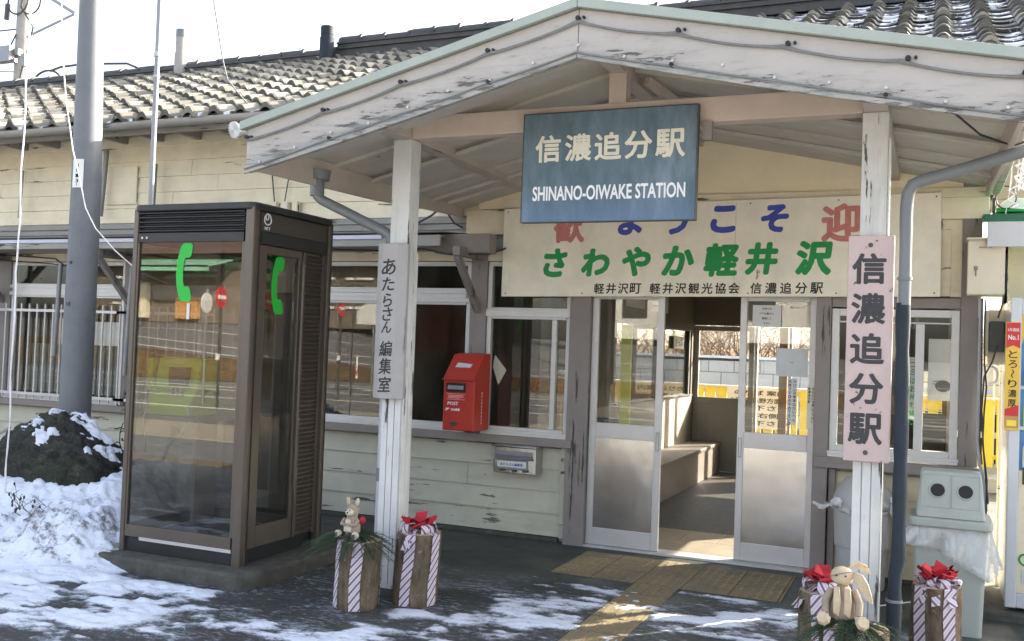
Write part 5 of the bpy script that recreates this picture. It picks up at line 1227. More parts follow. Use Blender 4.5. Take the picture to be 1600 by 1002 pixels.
def bagskirt(name, ringf, depthf, n, seed, lab, zt_):
    rng = random.Random(seed); m = MB(); rows_ = 7; ph = [rng.uniform(0, 6) for _ in range(6)]
    for i in range(rows_):
        t = i / (rows_ - 1)
        for j in range(n):
            a = 2 * math.pi * j / n; x, y, nx_, ny_ = ringf(a); d = depthf(a); fl = t * (.028 * math.sin(5 * a + ph[0]) + .02 * math.sin(11 * a + ph[1] + t * 3) + .010 * math.sin(23 * a + ph[2])) + .012 + .03 * t
            m.v.append((x + nx_ * fl, y + ny_ * fl, zt_ - d * t + .008 * math.sin(7 * a + ph[3]) * t))
    N = rows_ * n; m.v += [(x * 1.0, y, z - .0008) for x, y, z in m.v]
    for i in range(rows_ - 1):
        for j in range(n):
            a, b = i * n + j, i * n + (j + 1) % n; m.f.append((a, b, b + n, a + n))
    m.v = m.v[:N]
    o = obj(name, m, M['film'], smooth='all', origin=(m.v[0][0], m.v[0][1], zt_)); 
    sm = o.modifiers.new('thick', 'SOLIDIFY'); sm.thickness = .0012
    return tag(o, lab, 'plastic bag')
def sq(a):
    c_, s_ = math.cos(a), math.sin(a); k = 1 / max(abs(c_), abs(s_)); k = k * .5 + .5 * min(k, 1.22); return (.128 + c_ * k * .198, -1.03 + s_ * k * .18, c_, s_)
bagskirt('bin_bag', sq, lambda a: .10 + .085 * max(0, math.sin(-a)) * (1 + math.cos(a - .4)) + .12 * max(0, math.cos(a)) , 120, 3, 'clear plastic bag hanging from under the lid of the square recycling bin', .585)
T = thing('round_bin', (-.385, -.27, 0), 'pale grey round bin with domed lid half hidden by a white porch post', 'bin')
m = MB(); m.lathe([(.145, 0), (.15, .005), (.158, .27), (.172, .275), (.172, .30), (.182, .50), (.19, .505), (.19, .525), (.17, .528)], (-.385, -.27, 0), 32); obj('body', m, M['bingrey'], T, smooth=True)
m = MB(); m.lathe([(.185, .53), (.188, .55), (.18, .60), (.155, .66), (.11, .71), (.05, .737), (.0, .74)], (-.385, -.27, 0), 32); lid = obj('lid', m, M['bingrey'], T, smooth=True)
m = MB(); m.box(-.43, -.34, -.30, -.24, .735, .765); obj('lid_handle', m, M['bingrey'], lid, bevel=.01)
m = MB(); m.ball((-.37, -.425, .60), (.06, .02, .045), 12, 8); obj('opening', m, M['black'], lid)
bagskirt('bin_bag', lambda a: (-.385 + .192 * math.cos(a), -.27 + .192 * math.sin(a), math.cos(a), math.sin(a)), lambda a: -.02 + .05 * max(0, math.cos(a + 2.6)) + .03 * math.sin(3 * a), 110, 5, 'crumpled clear bag sticking out round the rim of the round bin', .545)
rng = random.Random(4)
for q_, (ax_, ay_, az_, bx_, by_, bz_, w_) in enumerate(((-.50, -.42, .55, -.68, -.46, .545, .10), (-.21, -.36, .56, -.10, -.37, .44, .12))):
    m = MB(); N_, K_ = 14, 9
    for i in range(N_ + 1):
        t = i / N_; ww = w_ * (1 - .75 * t) * (1 + .35 * math.sin(t * 9)); 
        for j in range(K_):
            a = 2 * math.pi * j / K_; rr = ww * .5 * (1 + rng.uniform(-.45, .45))
            m.v.append((ax_ + (bx_ - ax_) * t + rng.uniform(-.006, .006), ay_ + (by_ - ay_) * t + rr * .5 * math.cos(a), az_ + (bz_ - az_) * t + rr * math.sin(a) * (.55 if q_ == 0 else .9) + .02 * math.sin(t * 7)))
    for i in range(N_):
        for j in range(K_): c0_, c1_ = i * K_ + j, i * K_ + (j + 1) % K_; m.f.append((c0_, c1_, c1_ + K_, c0_ + K_))
    m.f.append(tuple(N_ * K_ + j for j in range(K_)))
    tag(obj('bag_end', m, M['film2'], origin=(ax_, ay_, az_)), ('twisted clear plastic poking out left of the round bin rim', 'puffed clear plastic between the round bin and the dark downpipe')[q_], 'plastic bag')

# ------------------------------------------------------------------ right hand side: vending machine, cabinet, canopy
T = thing('vending_machine', (.9, -.3, .05), 'white and cream drink vending machine with a yellow advert strip on its edge', 'vending machine')
m = MB(); m.box(.445, 1.5, -.62, .02, .075, 1.90); obj('body', m, M['vend'], T, bevel=.01)
m = MB(); m.box(.44, .50, -.665, -.621, .075, 1.90); m.box(.50, 1.5, -.655, -.621, 1.80, 1.90); m.box(.50, 1.5, -.655, -.621, .075, .16); obj('door_frame', m, M['vend'], T, bevel=.006)
m = MB(); m.box(.50, 1.5, -.650, -.621, .161, .88); obj('lower_front', m, M['vendcream'], T, bevel=.004)
m = MB(); m.box(.50, 1.5, -.630, -.621, .881, 1.80); wn2 = obj('display_back', m, plain('display_blue', (.10, .25, .45), .5, 0, .2, 5), T)
m = MB(); m.prism([(.501, 1.80), (.501, 1.62), (.515, 1.68), (.54, 1.73), (.59, 1.765), (.66, 1.775), (1.5, 1.775), (1.5, 1.80)], 'xz', -.652, -.631); obj('display_arch', m, M['yellow'], T)
m = MB(); 
for z in (1.12, 1.36): m.box(.501, 1.5, -.652, -.631, z, z + .02)
obj('shelf', m, M['vend'], T)
for k, (x, z, cc) in enumerate([(.545 + .075 * i, zz_, i) for zz_ in (1.14, 1.38, .90) for i in range(2)]):
    m = MB(); m.lathe([(.024, 0), (.026, .01), (.026, .11), (.020, .13), (.011, .15), (.011, .17)], (x, -.642, z), 10, 1, .35); tag(obj('drink_bottle', m, M[('fadedred', 'yellowfence', 'phonegreen', 'orangewood', 'paper', 'signred')[(k * 5 + 2) % 6]], smooth=True, origin=(x, -.642, z)), 'small drink bottle on display behind the right edge of the vending machine', 'bottle', 'bottles in the vending machine')
m = MB(); m.box(.415, .492, -.672, -.666, 1.115, 1.755); st = obj('advert_strip', m, M['yellow'], T)
m = MB(); m.prism([(.418, 1.752), (.492, 1.752), (.492, 1.60), (.455, 1.618), (.418, 1.60)], 'xz', -.674, -.6725); rb_ = obj('red_ribbon_badge', m, M['signred'], st)
m = MB(); write(m, 'No.1', (.455, -.6745, 1.665), .030, .055, bold=.02); write(m, '5年連続', (.455, -.6745, 1.71), .020, .060, bold=.01); obj('lettering', m, M['whiteink'], rb_)
m = MB()
for k, ch in enumerate('とろ〜り濃厚'):
    if ch == '〜': write(m, ch, (.455, -.6725, 1.45), .016, .05, right=(0, 0, -1), up=(1, 0, 0), bold=.01)
    else: write(m, ch, (.455, -.6725, 1.565 - k * .058), .046, .046, bold=.012)
obj('lettering', m, M['ink'], st)
m = MB(); m.prism([(.418, 1.13), (.490, 1.13), (.490, 1.235), (.47, 1.255), (.418, 1.225)], 'xz', -.674, -.6725); obj('picture', m, M['orangewood'], st)
m = MB(); m.prism([(.418, 1.20), (.490, 1.20), (.490, 1.265), (.418, 1.24)], 'xz', -.6752, -.6742); obj('red_panel', m, M['signred'], st)
m = MB(); m.box(.428, .48, -.6756, -.6743, 1.14, 1.175); obj('cup_picture', m, M['yellowfence'], st)
m = MB(); ring = [(.545 + .032 * math.cos(a), -.652, .36 + .032 * math.sin(a)) for a in [2 * math.pi * k / 24 for k in range(25)]]; m.tube(ring, .006, 6); obj('round_sticker', m, M['greenink'], T)
m = MB(); m.box(.525, .62, -.656, -.6505, .22, .30); obj('flap', m, M['greypaper'], T, bevel=.004)
m = MB(); m.box(.52, .66, -.662, -.6505, .80, .90); obj('coin_return', m, M['darkgrey'], T, bevel=.008)
for x in (.5, 1.4):
    m = MB(); m.tube([(x, -.55, 0), (x, -.55, .074)], .02, 8); obj('foot', m, M['darkgrey'], T)
m = MB(); m.prism([(.12, -.72), (1.6, -.72), (1.6, .3), (.34, .3), (.30, -.2)], 'xy', -.05, .05); tag(obj('concrete_step', m, M['concrete'], bevel=.015, origin=(.9, -.2, 0)), 'concrete base slab under the vending machine', 'slab')
T = thing('electric_cabinet', (.32, -.15, 1.94), 'cream steel electric cabinet with small handle hung on the brown corner post', 'cabinet')
m = MB(); m.box(.215, .425, -.25, -.052, 1.94, 2.295); cb = obj('body', m, M['cabinet'], T, bevel=.004)
m = MB(); m.box(.212, .428, -.262, -.2505, 1.945, 2.285); dd = obj('door', m, M['cabinet'], T, bevel=.004)
m = MB(); m.box(.205, .435, -.27, -.05, 2.2955, 2.31); obj('top', m, M['cabinet'], T, bevel=.003)
m = MB(); m.box(.252, .272, -.275, -.2625, 2.10, 2.125); m.box(.259, .265, -.272, -.2625, 2.06, 2.10); obj('handle', m, M['steelpipe'], dd, bevel=.003)
m = MB(); write(m, 'NR3ED-1012', (.315, -.2624, 2.245), .010, .075, bold=.01); obj('lettering', m, M['darkgrey'], dd)
m = MB(); m.box(.429, .436, -.2, -.19, 2.10, 2.18); obj('hinge', m, M['steelpipe'], dd)
T = thing('meter_box', (.4, -.1, 1.55), 'dark grey meter box on a cream backboard below the electric cabinet', 'meter')
m = MB(); m.box(.325, .35, -.10, .0, 1.55, 1.85); obj('backboard', m, M['cabinet'], T, bevel=.003)
m = MB(); m.box(.355, .44, -.14, -.01, 1.58, 1.78); obj('case', m, M['darkgrey'], T, bevel=.006)
m = MB(); m.box(.351, .455, .001, .02, 1.50, 1.86); obj('rail', m, M['cabinet'], T)
def cables(lst, name, lab, r=.006, mat='cable'):
    m = MB(); 
    for p in lst: m.tube(p, r, 6)
    return tag(obj(name, m, M[mat], smooth=True, origin=lst[0][-1]), lab, 'cables')
cables([[(.43, -.2, 2.2), (.445, -.2, 2.05), (.425, -.18, 1.9), (.40, -.16, 1.80)], [(.33, -.11, 1.92), (.325, -.12, 1.7), (.33, -.12, 1.5), (.345, -.12, 1.35), (.335, -.12, 1.2), (.33, -.12, 1.0), (.35, -.12, .8), (.37, -.12, .6)],
        [(.40, -.145, 1.62), (.375, -.14, 1.52), (.33, -.12, 1.42), (.32, -.12, 1.2), (.335, -.12, .95), (.36, -.12, .75), (.36, -.1, .4), (.345, -.1, .02)], [(.31, -.11, 1.93), (.315, -.11, 1.5), (.312, -.11, 1.0), (.33, -.11, .85)]], 'cable_bundle', 'dark cables looping down beside the corner post from the cabinet', .0055)
m = MB(); m.tube([(.30, -.09, 1.93), (.30, -.09, 1.80)], .016, 10); m.tube([(.30, -.09, 1.8), (.30, -.09, 1.0), (.315, -.09, .85), (.35, -.1, .72), (.36, -.1, .55)], .010, 8); tag(obj('conduit_pipe', m, M['whitepvc'], smooth=True, origin=(.3, -.09, .55)), 'pale conduit pipe running down the right corner post', 'pipe')
m = MB(); 
for k in range(5): m.tube([(.36 + (.05 + .004 * k) * math.cos(a), -.02 + .01 * k, 1.43 + (.055 + .003 * k) * math.sin(a)) for a in [2 * math.pi * q / 20 for q in range(21)]], .003, 5)
tag(obj('wire_coil', m, M['rope'], smooth=True, origin=(.36, 0, 1.43)), 'coil of pale wire hanging under the meter box', 'wire coil')
T = thing('canopy', (1.2, -.1, 2.2), 'green edged white lean-to canopy beside the porch above the vending machine', 'canopy')
m = MB(); m.prism([(-.30, 2.425), (-.30, 2.45), (1.2, 2.62), (1.2, 2.595)], 'yz', .30, 2.4); obj('roof', m, M['greenink'], T)
m = MB(); m.box(.295, 2.4, -.312, -.3005, 2.405, 2.452); obj('green_trim', m, plain('green_trim_paint', (.02, .12, .065), .5), T, bevel=.003)
m = MB(); m.box(.32, 2.4, -.305, -.28, 2.245, 2.404); obj('fascia', m, M['vend'], T, bevel=.003)
m = MB(); m.beam((.46, .02, 1.75), (.95, -.15, 2.24), .05, .07); m.box(.44, 2.4, .03, .06, 1.9, 2.3); obj('brace', m, M['cream'], T, bevel=.003)
m = MB(); m.box(.43, .465, .03, .07, .05, 2.3); obj('post', m, M['cream'], T, bevel=.003); m = MB(); m.box(2.0, 2.05, 1.1, 1.15, 0, 2.5); obj('post', m, M['cream'], T)
T = thing('roof_lamp', (.46, .1, 2.5), 'small white and green lamp housing on the canopy roof with looping wires', 'lamp')
m = MB(); m.prism([(.38, 2.535), (.60, 2.52), (.62, 2.55), (.56, 2.60), (.46, 2.605)], 'xz', .02, .2); obj('housing', m, M['white'], T, bevel=.006)
m = MB(); m.box(.385, .60, .015, .205, 2.512, 2.534); obj('base', m, M['greenink'], T)
m = MB(); m.tube([(.34, 0, 2.47), (.34, 0, 2.58), (.36, 0, 2.62)], .012, 8); m.tube([(.37, .0, 2.47), (.37, 0, 2.6)], .010, 8); m.tube([(.44 + .06 * math.cos(a), -.02, 2.60 + .075 * math.sin(a)) for a in [R(100 - 300 * k / 16) for k in range(17)]], .005, 6); obj('wire', m, M['cable'], T, smooth=True)
rng = random.Random(9); m = MB()
for k in range(9):
    y = rng.uniform(-2.2, -.4); z = 2.80 - .2 * (y + 2.4) / 2; rr = rng.uniform(.05, .12); m.tube([(.44 + rng.uniform(-.01, .06) + rr * .5 * math.cos(a), y + rr * .5 * math.sin(a * 1.0), z - .15 + rr * math.sin(a)) for a in [R(360 * q / 14 + 40) for q in range(13)]], .005, 5)
for k in range(10): y = rng.uniform(-2.5, -.3); m.tube([(.43 + .03 * rng.random(), y, 2.85 - .06 * rng.random()), (.45, y + .1, 2.65), (.43, y + .15, 2.52 - .1 * rng.random())], .004, 4)
tag(obj('frosted_vine', m, M['rope'], smooth=True, origin=(.45, -1, 2.6)), 'tangle of pale frosted wires and vine on the right porch eave', 'vine')
m = MB(); m.tube([(.40, -2.4, 2.55), (.42, -2.2, 2.53), (.34, -2.0, 2.54), (.20, -2.0, 2.60), (.06, -2.3, 2.66)], .006, 6); tag(obj('loose_cable', m, M['cable'], smooth=True, origin=(.4, -2.4, 2.55)), 'loose cable sagging under the right end of the porch roof', 'cable')
# light cable clipped along the bargeboards
def along(f, off, sag, x0, x1, n):
    pts = []; 
    for k in range(n + 1): x = x0 + (x1 - x0) * k / n; pts.append((x, YF - .012, f(x) + off - sag * abs(math.sin(math.pi * k / n * 4)) ** .7))
    return pts
m = MB(); up_ = lambda x: ztop(x) - .098
m.tube(along(up_, 0, .016, XEL + .01, XA, 32) , .006, 6); m.tube(along(up_, 0, .022, XA, XER - .03, 32), .006, 6); m.tube([(a, b, c_ - .008) for a, b, c_ in along(up_, 0, .012, XEL + .01, XA, 32)], .004, 6); m.tube([(a, b, c_ - .009) for a, b, c_ in along(up_, 0, .012, XA, XER - .03, 32)], .004, 6)
lc = thing('festoon_cable', (XA, YF, 3.1), 'grey lighting cable clipped along the top of the bargeboards', 'cable'); obj('cable', m, M['greycable'], lc, smooth=True)
for x in [XEL + .01, XA - 1.46, XA - .98, XA - .48, XA, XA + .5, XA + 1.0, XA + 1.5, XER - .04]:
    m = MB(); m.tube([(x, YF - .003, up_(x) + .012), (x, YF - .022, up_(x) + .012)], .012, 8); m.tube([(x + .03, YF - .003, up_(x) + .014), (x + .03, YF - .018, up_(x) + .014)], .007, 8); obj('clip', m, M['black'], lc)
m = MB(); lowf = lambda x: zbot(x) + .012; m.tube([(a, YF - .024, c_) for a, b, c_ in along(lowf, 0, .004, XEL + .01, XA, 16)], .005, 6); m.tube([(a, YF - .024, c_) for a, b, c_ in along(lowf, 0, .004, XA, XER - .03, 16)], .005, 6); m.tube([(XER - .02, YF - .012, up_(XER)), (XER - .02, YF - .02, 2.62), (XER - .025, YF - .02, 2.5)], .006, 6)
lc2 = thing('lower_cable', (XA, YF, 2.9), 'dark cable pinned along the bottom edge of the bargeboards', 'cable'); obj('cable', m, M['greycable'], lc2, smooth=True)
for k in range(17): x = XEL + .1 + k * .235; z = zbot(x) + .03 + .012 * (k % 3); m = MB(); m.tube([(x, YF - .003, z), (x, YF - .012, z)], .007, 8); obj('stud', m, M['alu'], lc2)
for k in (1, 3, 5, 7): x = XEL + .1 + k * .47; z = zbot(x) + .018; m = MB(); m.tube([(x, YF - .003, z), (x, YF - .034, z)], .010, 8); obj('clip', m, M['black'], lc2)
m = MB()
for x in (XA - .24, XA + .27):
    write(m, 'N', (x, YF - .002, ztop(x) - .075), .030, .018, bold=.05)
    for q in (0,): m.box(x - .016, x + .016, YF - .004, YF - .002, ztop(x) - .093, ztop(x) - .057)
# eaves lamp on the left of the porch
T = thing('eaves_lamp', (-5.05, -.8, 3.15), 'ribbed white lamp with a cylindrical body under the eaves left of the porch', 'lamp')
c = Vector((-5.19, -.88, 3.165)); ax = Vector((-.25, -1, -.25)).normalized(); m = MB(); m.tube([c - ax * .16, c - ax * .02], [.045, .05], 14); obj('body', m, M['white'], T, smooth=True)
m = MB(); o_ = ax.orthogonal().normalized(); b_ = ax.cross(o_); ring = []
for k in range(40): a = 2 * math.pi * k / 40; ring.append(c + (o_ * math.cos(a) + b_ * math.sin(a)) * .066 + ax * (.012 if k % 2 else -.006))
m.add([c + ax * .004] + ring + [c - ax * .012] + [p - ax * .012 for p in ring], [(0, 1 + k, 1 + (k + 1) % 40) for k in range(40)] + [(41, 42 + (k + 1) % 40, 42 + k) for k in range(40)] + [(1 + k, 42 + k, 42 + (k + 1) % 40, 1 + (k + 1) % 40) for k in range(40)]); obj('shade', m, M['white'], T)
m = MB(); m.tube([c - ax * .10, c - ax * .10 + Vector((0, .16, .06))], .012, 8); obj('bracket', m, M['steelpipe'], T)
m = MB(); m.tube([c - ax * .15, c - ax * .2 + Vector((0, 0, .08)), c + Vector((0, .25, .16))], .006, 6); obj('wire', m, M['cable'], T)

# ------------------------------------------------------------------ notices and things behind the panes
def notice(x0, x1, y, z0, z1, lab, lines, mat='paper', ink='ink', vertical=False, th=.0015, name='notice', h=None):
    T = thing(name, ((x0 + x1) / 2, y, z0), lab, 'notice')
    m = MB(); m.box(x0, x1, y - th, y, z0, z1); obj('sheet', m, M[mat], T)
    m = MB()
    if vertical:
        nc = len(lines); cw_ = (x1 - x0) / nc
        for i, s_ in enumerate(lines):
            for k, ch in enumerate(s_): hh = min(cw_ * .75, (z1 - z0) / (max(len(q) for q in lines) + .6)); write(m, ch, (x1 - cw_ * (i + .5), y - th - .0005, z1 - hh * (k + .85) * 1.12), hh * .9, hh * .85, bold=.015)
    else:
        n_ = len(lines); lh = (z1 - z0) / (n_ + .4)
        for i, s_ in enumerate(lines):
            hh = h or lh * .62; write(m, s_, ((x0 + x1) / 2, y - th - .0005, z1 - lh * (i + .7)), hh, min(hh * 1.05 * len(s_), (x1 - x0) * .86), bold=.018)
    obj('lettering', m, M[ink], T); return T
notice(-1.186, -.984, .043, 1.712, 1.868, 'white notice with small lines of print at the top of the right door pane', ['お知らせ', 'ドアは静かに', '開閉して', '下さい'], h=.016)
notice(-1.01, -.79, .043, 1.36, 1.56, 'blank grey translucent sheet taped in the middle of the right door pane', ['    .'], 'greypaper', h=.004)
notice(-.925, -.86, .043, 1.02, 1.35, 'narrow notice with two columns of red and black characters on the right door pane', ['かけこみ乗車はたいへん', '危険です。おやめ下さい。'], vertical=True)
notice(-.79, -.785 + .05, .043, 1.0, 1.30, 'narrow cream notice beside the right jamb of the right door pane', ['足もとに注意して下さい', '信濃追分駅'], 'banner', vertical=True)
notice(-.150, -.045, .06, 1.10, 1.53, 'white paper asking to take litter home inside the right window', ['ゴミはお持ち帰り'], ink='greenink', vertical=True)
notice(-.005, .15, .12, 1.24, 1.66, 'added grey sheet with a black oval standing in for a reflection in the right window', ['  ', 'ご案内'], 'greypaper', h=.03, name='poster')  # added sheet in place of the vending machine reflection in the glass
m = MB(); m.ball((.09, .112, 1.34), (.05, .004, .04), 16, 8); tag(obj('dark_reflection_oval', m, M['black'], smooth=True, origin=(.09, .112, 1.34)), 'black oval standing in for the dark spot of a reflection in the right window', 'sticker')
T = thing('poster', (-2.79, 3.0, 1.9), 'white timetable sheets on the wall above the ticket counter', 'poster')
for y0_, y1_ in ((2.2, 2.9), (3.1, 3.9)): m = MB(); m.box(-2.789, -2.785, y0_, y1_, 1.95, 2.5); obj('sheet', m, M['paper'], T); 
m = MB(); 
for k in range(8): m.box(-2.7848, -2.784, 3.2, 3.8, 2.0 + k * .06, 2.02 + k * .06)
obj('lettering', m, M['darkgrey'], T)
T = thing('counter_sign', (-2.80, 4.5, 1.6), 'small framed sign hanging in the ticket counter window', 'sign'); m = MB(); m.box(-2.80, -2.79, 4.25, 4.75, 1.55, 1.70); obj('board', m, M['paper'], T); m = MB(); write(m, 'きっぷ', (-2.7895, 4.5, 1.625), .09, .36, right=(0, 1, 0), bold=.02); obj('lettering', m, M['darkgrey'], T)
p = MB(); p.add([(-3.225, .04, 1.43), (-3.13, .06, 1.31), (-3.20, .07, 1.19), (-3.245, .05, 1.33), (-3.225, .044, 1.43), (-3.13, .064, 1.31), (-3.20, .074, 1.19), (-3.245, .054, 1.33)], [(0, 1, 2, 3), (7, 6, 5, 4), (0, 4, 5, 1), (1, 5, 6, 2), (2, 6, 7, 3), (3, 7, 4, 0)]); tag(obj('envelope', p, M['banner'], origin=(-3.2, .05, 1.2)), 'tilted cream envelope inside the pane right of the red post box', 'envelope')
T = thing('welcome_boards', (-2.82, .35, .84), 'pair of upright wooden boards topped with flowers behind the narrow window', 'wooden boards')
for x in (-2.90, -2.80): m = MB(); m.beam((x, .36, .84), (x + .02, .36, 1.27), .07, .02, (0, 1, 0)); obj('board', m, M['orangewood'], T)
m = MB(); m.ball((-2.86, .33, 1.30), (.05, .03, .03), 10, 8, .3, 2); m.tube([(-2.86, .33, 1.28), (-2.95, .33, 1.22), (-3.0, .33, 1.14)], [.03, .022, .006], 8); obj('red_flower', m, M['redpaper'], T)
m = MB(); m.ball((-2.76, .33, 1.31), (.035, .02, .018), 10, 8, .3, 6); obj('white_flower', m, M['whiteink'], T); m = MB(); m.tube([(-2.86, .34, 1.3), (-2.85, .34, 1.52)], [.03, .012], 7); obj('leaf', m, M['needle'], T)
m = MB(); write(m, 'Wel', (-2.85, .345, .90), .05, .12, bold=.01); obj('lettering', m, M['ink'], T)
T = thing('office_chair', (-2.5, .7, 0), 'grey chair standing on the waiting room side behind the left door pane', 'chair')
m = MB(); m.box(-2.66, -2.36, .55, .92, .42, .47); obj('seat', m, M['darkgrey'], T, bevel=.02); m = MB(); m.box(-2.66, -2.36, .92, .96, .55, .92); obj('backrest', m, M['greypvc'], T, bevel=.02)
for x in (-2.64, -2.38):
    for y in (.57, .90): m = MB(); m.tube([(x, y, .013), (x, y, .42)], .012, 8); obj('leg', m, M['steelpipe'], T)
T = thing('notice_stand', (-2.25, .8, .0), 'tall yellow green leaflet stand behind the left door pane', 'stand'); m = MB(); m.box(-2.37, -2.28, .70, .73, .013, 1.72); obj('panel', m, plain('yellow_green_panel', (.45, .48, .06), .5), T, bevel=.004); m = MB(); m.box(-2.40, -2.25, .66, .78, .013, .03); obj('base', m, M['darkgrey'], T)

# ------------------------------------------------------------------ beyond the station: fence, board, wall, bushes
T = thing('picket_fence', (-1.0, 6.6, .16), 'bright yellow picket fence along the platform behind the station', 'fence')
for z in (.30, .98): m = MB(); m.box(-8, 4, 6.62, 6.66, z, z + .05); obj('rail', m, M['yellowfence'], T)
m = MB()
for k in range(75): x = -8 + k * .16; m.box(x, x + .125, 6.59, 6.618, .2, 1.05)
obj('picket', m, M['yellowfence'], T); m = MB(); m.box(-8, 4, 6.58, 6.67, 1.052, 1.075); obj('top_rail', m, M['white'], T)
T = thing('platform_notice', (-2.15, 6.5, .55), 'cream board with black Japanese platform directions on the yellow fence', 'sign')
m = MB(); m.box(-2.58, -1.72, 6.54, 6.578, .50, 1.06); obj('board', m, M['banner'], T)
m = MB()
for k, s_ in enumerate(('のりば 案内', '2番線 長野方面は', 'のり下さい', '1番は 右側の', '進み下さい')): write(m, s_, (-2.13, 6.538, .99 - k * .103), .070, .78 if k != 0 else .7, bold=.02)
obj('lettering', m, M['ink'], T)
T = thing('steel_fence', (1.0, 7.6, .1), 'low white panelled fence with dark lower mesh seen past the vending machine', 'fence')
for a, b in ((.45, 1.6),): 
    m = MB(); m.box(a - 1, b + 3, 7.6, 7.63, 1.15, 1.5); obj('panel', m, M['blocks'], T); m = MB(); m.box(a - 1, b + 3, 7.58, 7.62, .86, 1.08); obj('yellow_panel', m, M['yellow'], T); m = MB(); m.box(a - 1, b + 3, 7.60, 7.64, .16, .82); obj('dark_panel', m, M['black'], T)
    m = MB(); m.box(.80, .83, 7.54, 7.57, .1, 1.5); obj('post', m, M['white'], T); m = MB(); m.box(.0, 2, 7.571, 7.59, .50, .58); obj('rail', m, M['white'], T)
T = thing('retaining_wall', (0, 14, 0), 'stained pale block retaining wall topped with snow behind the tracks', 'wall'); m = MB(); m.box(-22, 20, 14, 14.4, -.3, 1.42); obj('blocks', m, M['blocks'], T); m = MB(); m.prism([(13.97, 1.421), (14.45, 1.421), (14.42, 1.47), (14.0, 1.475)], 'yz', -22, 20); obj('snow_cap', m, M['snowcap'], T)
gb = MB(); gb.add([(-60, 14.4, 1.3), (60, 14.4, 1.3), (60, 60, 2.0), (-60, 60, 2.0)], [(0, 1, 2, 3)]); obj('hillside', gb, M['drygrass'])['kind'] = 'structure'
def bush(c, w, h, n, seed, lab, mat='twig', name='bare_bush', group=None):
    rng = random.Random(seed); m = MB()
    for k in range(n):
        p = Vector((c[0] + rng.gauss(0, w * .25), c[1] + rng.gauss(0, w * .15), c[2])); d = Vector((rng.gauss(0, .5), rng.gauss(0, .4), 1)).normalized(); L = h * rng.uniform(.5, 1.1); pts = [p]
        for i in range(5): d = (d + Vector((rng.gauss(0, .22), rng.gauss(0, .22), rng.gauss(0, .1)))).normalized(); pts.append(pts[-1] + d * L / 5)
        r = .012 * h / 1.5; m.tube(pts, [r, r * .8, r * .65, r * .5, r * .35, r * .2], 4, False)
        for q in pts[1:]:
            for j in range(3):
                e = Vector((rng.gauss(0, 1), rng.gauss(0, 1), rng.gauss(.3, .7))).normalized() * L * rng.uniform(.12, .3); m.tube([q, q + e * .5 + Vector((0, 0, .02)), q + e], [r * .4, r * .3, r * .15], 3, False)
    return tag(obj(name, m, M[mat], origin=c), lab, 'bush', group)
for k, x in enumerate((-8.2, -6.6, -5.2, -4.0, -2.6, -1.2, .6, 2.4)): bush((x, 16.5 + (k % 3) * .8, 1.3), 2.4, 1.7 + .5 * (k % 2), 34, 20 + k, 'leafless brown bush growing above the block retaining wall', group='bushes above the retaining wall')
def tree(c, h, seed, lab, mat='twig', depth=5, name='bare_tree', group=None):
    rng = random.Random(seed); T = thing(name, c, lab, 'tree', group); tr = MB(); cr = MB()
    def grow(p, d, L, r, k):
        pts = [p]
        for i in range(4): d = (d + Vector((rng.gauss(0, .12), rng.gauss(0, .12), rng.gauss(.03, .06)))).normalized(); pts.append(pts[-1] + d * L / 4)
        (tr if k >= depth - 1 else cr).tube(pts, [r * (1 - .09 * i) for i in range(5)], 6 if k > 2 else 3, False)
        if k > 0:
            for j in range(rng.choice((3, 3, 4))):
                q = pts[rng.choice((2, 3, 4))]; e = (d + Vector((rng.gauss(0, .6), rng.gauss(0, .6), rng.gauss(.1, .35)))).normalized(); grow(q, e, L * rng.uniform(.58, .8), r * .55, k - 1)
    grow(Vector(c), Vector((0, 0, 1)), h * .36, h * .02, depth); obj('trunk', tr, M[mat], T); obj('branches', cr, M[mat], T)
    return T
tree((4.6, 17.0, 1.3), 7.5, 5, 'leafless pale tree rising behind the right end of the station', 'vine', 6)
tree((2.6, 15.6, 1.3), 5.0, 8, 'smaller leafless tree behind the canopy roof', 'vine', 5)
# distant line pole with cross arms
T = thing('electric_pole', (-18.4, 8, 0), 'concrete electric pole with cross arms and insulators far behind the left roof', 'pole')
m = MB(); m.tube([(-18.4, 8, 0), (-18.4, 8, 12)], [.21, .15], 16); obj('shaft', m, M['concpole'], T, smooth=True)
m = MB(); m.box(-19.9, -18.25, 7.75, 7.85, 7.42, 7.56); m.box(-19.9, -18.3, 7.72, 7.78, 7.26, 7.34); m.box(-18.75, -18.4, 7.65, 7.8, 7.28, 7.62); obj('cross_arm', m, M['steelpipe'], T)
m = MB(); m.beam((-18.2, 7.9, 9.0), (-16.8, 7.9, 8.22), .05, .07); m.beam((-18.2, 7.9, 7.85), (-16.8, 7.9, 8.22), .03, .04); m.beam((-18.4, 7.9, 8.9), (-16.6, 7.9, 8.75), .03, .04); obj('bracket', m, M['steelpipe'], T)
for x, z in ((-19.2, 8.2), (-18.72, 8.25), (-19.5, 8.9), (-19.9, 7.1), (-19.6, 7.1)): m = MB(); m.tube([(x, 7.8, z), (x + .02, 7.8, z + .34)], .055, 8); obj('insulator', m, M['darkgrey'], T)
m = MB(); m.tube([(-18.4 + .30 * math.cos(a), 7.8, 8.62 + .28 * math.sin(a)) for a in [R(360 * k / 20) for k in range(21)]], .02, 6); m.tube([(-18.0 + .28 * math.cos(a), 7.8, 8.55 + .25 * math.sin(a)) for a in [R(360 * k / 20) for k in range(21)]], .018, 6); m.tube([(-18.3, 7.8, 8.5), (-17.9, 7.8, 8.0), (-18.2, 7.8, 7.0), (-18.3, 7.8, 6.2)], .02, 6); obj('wire_loop', m, M['cable'], T)
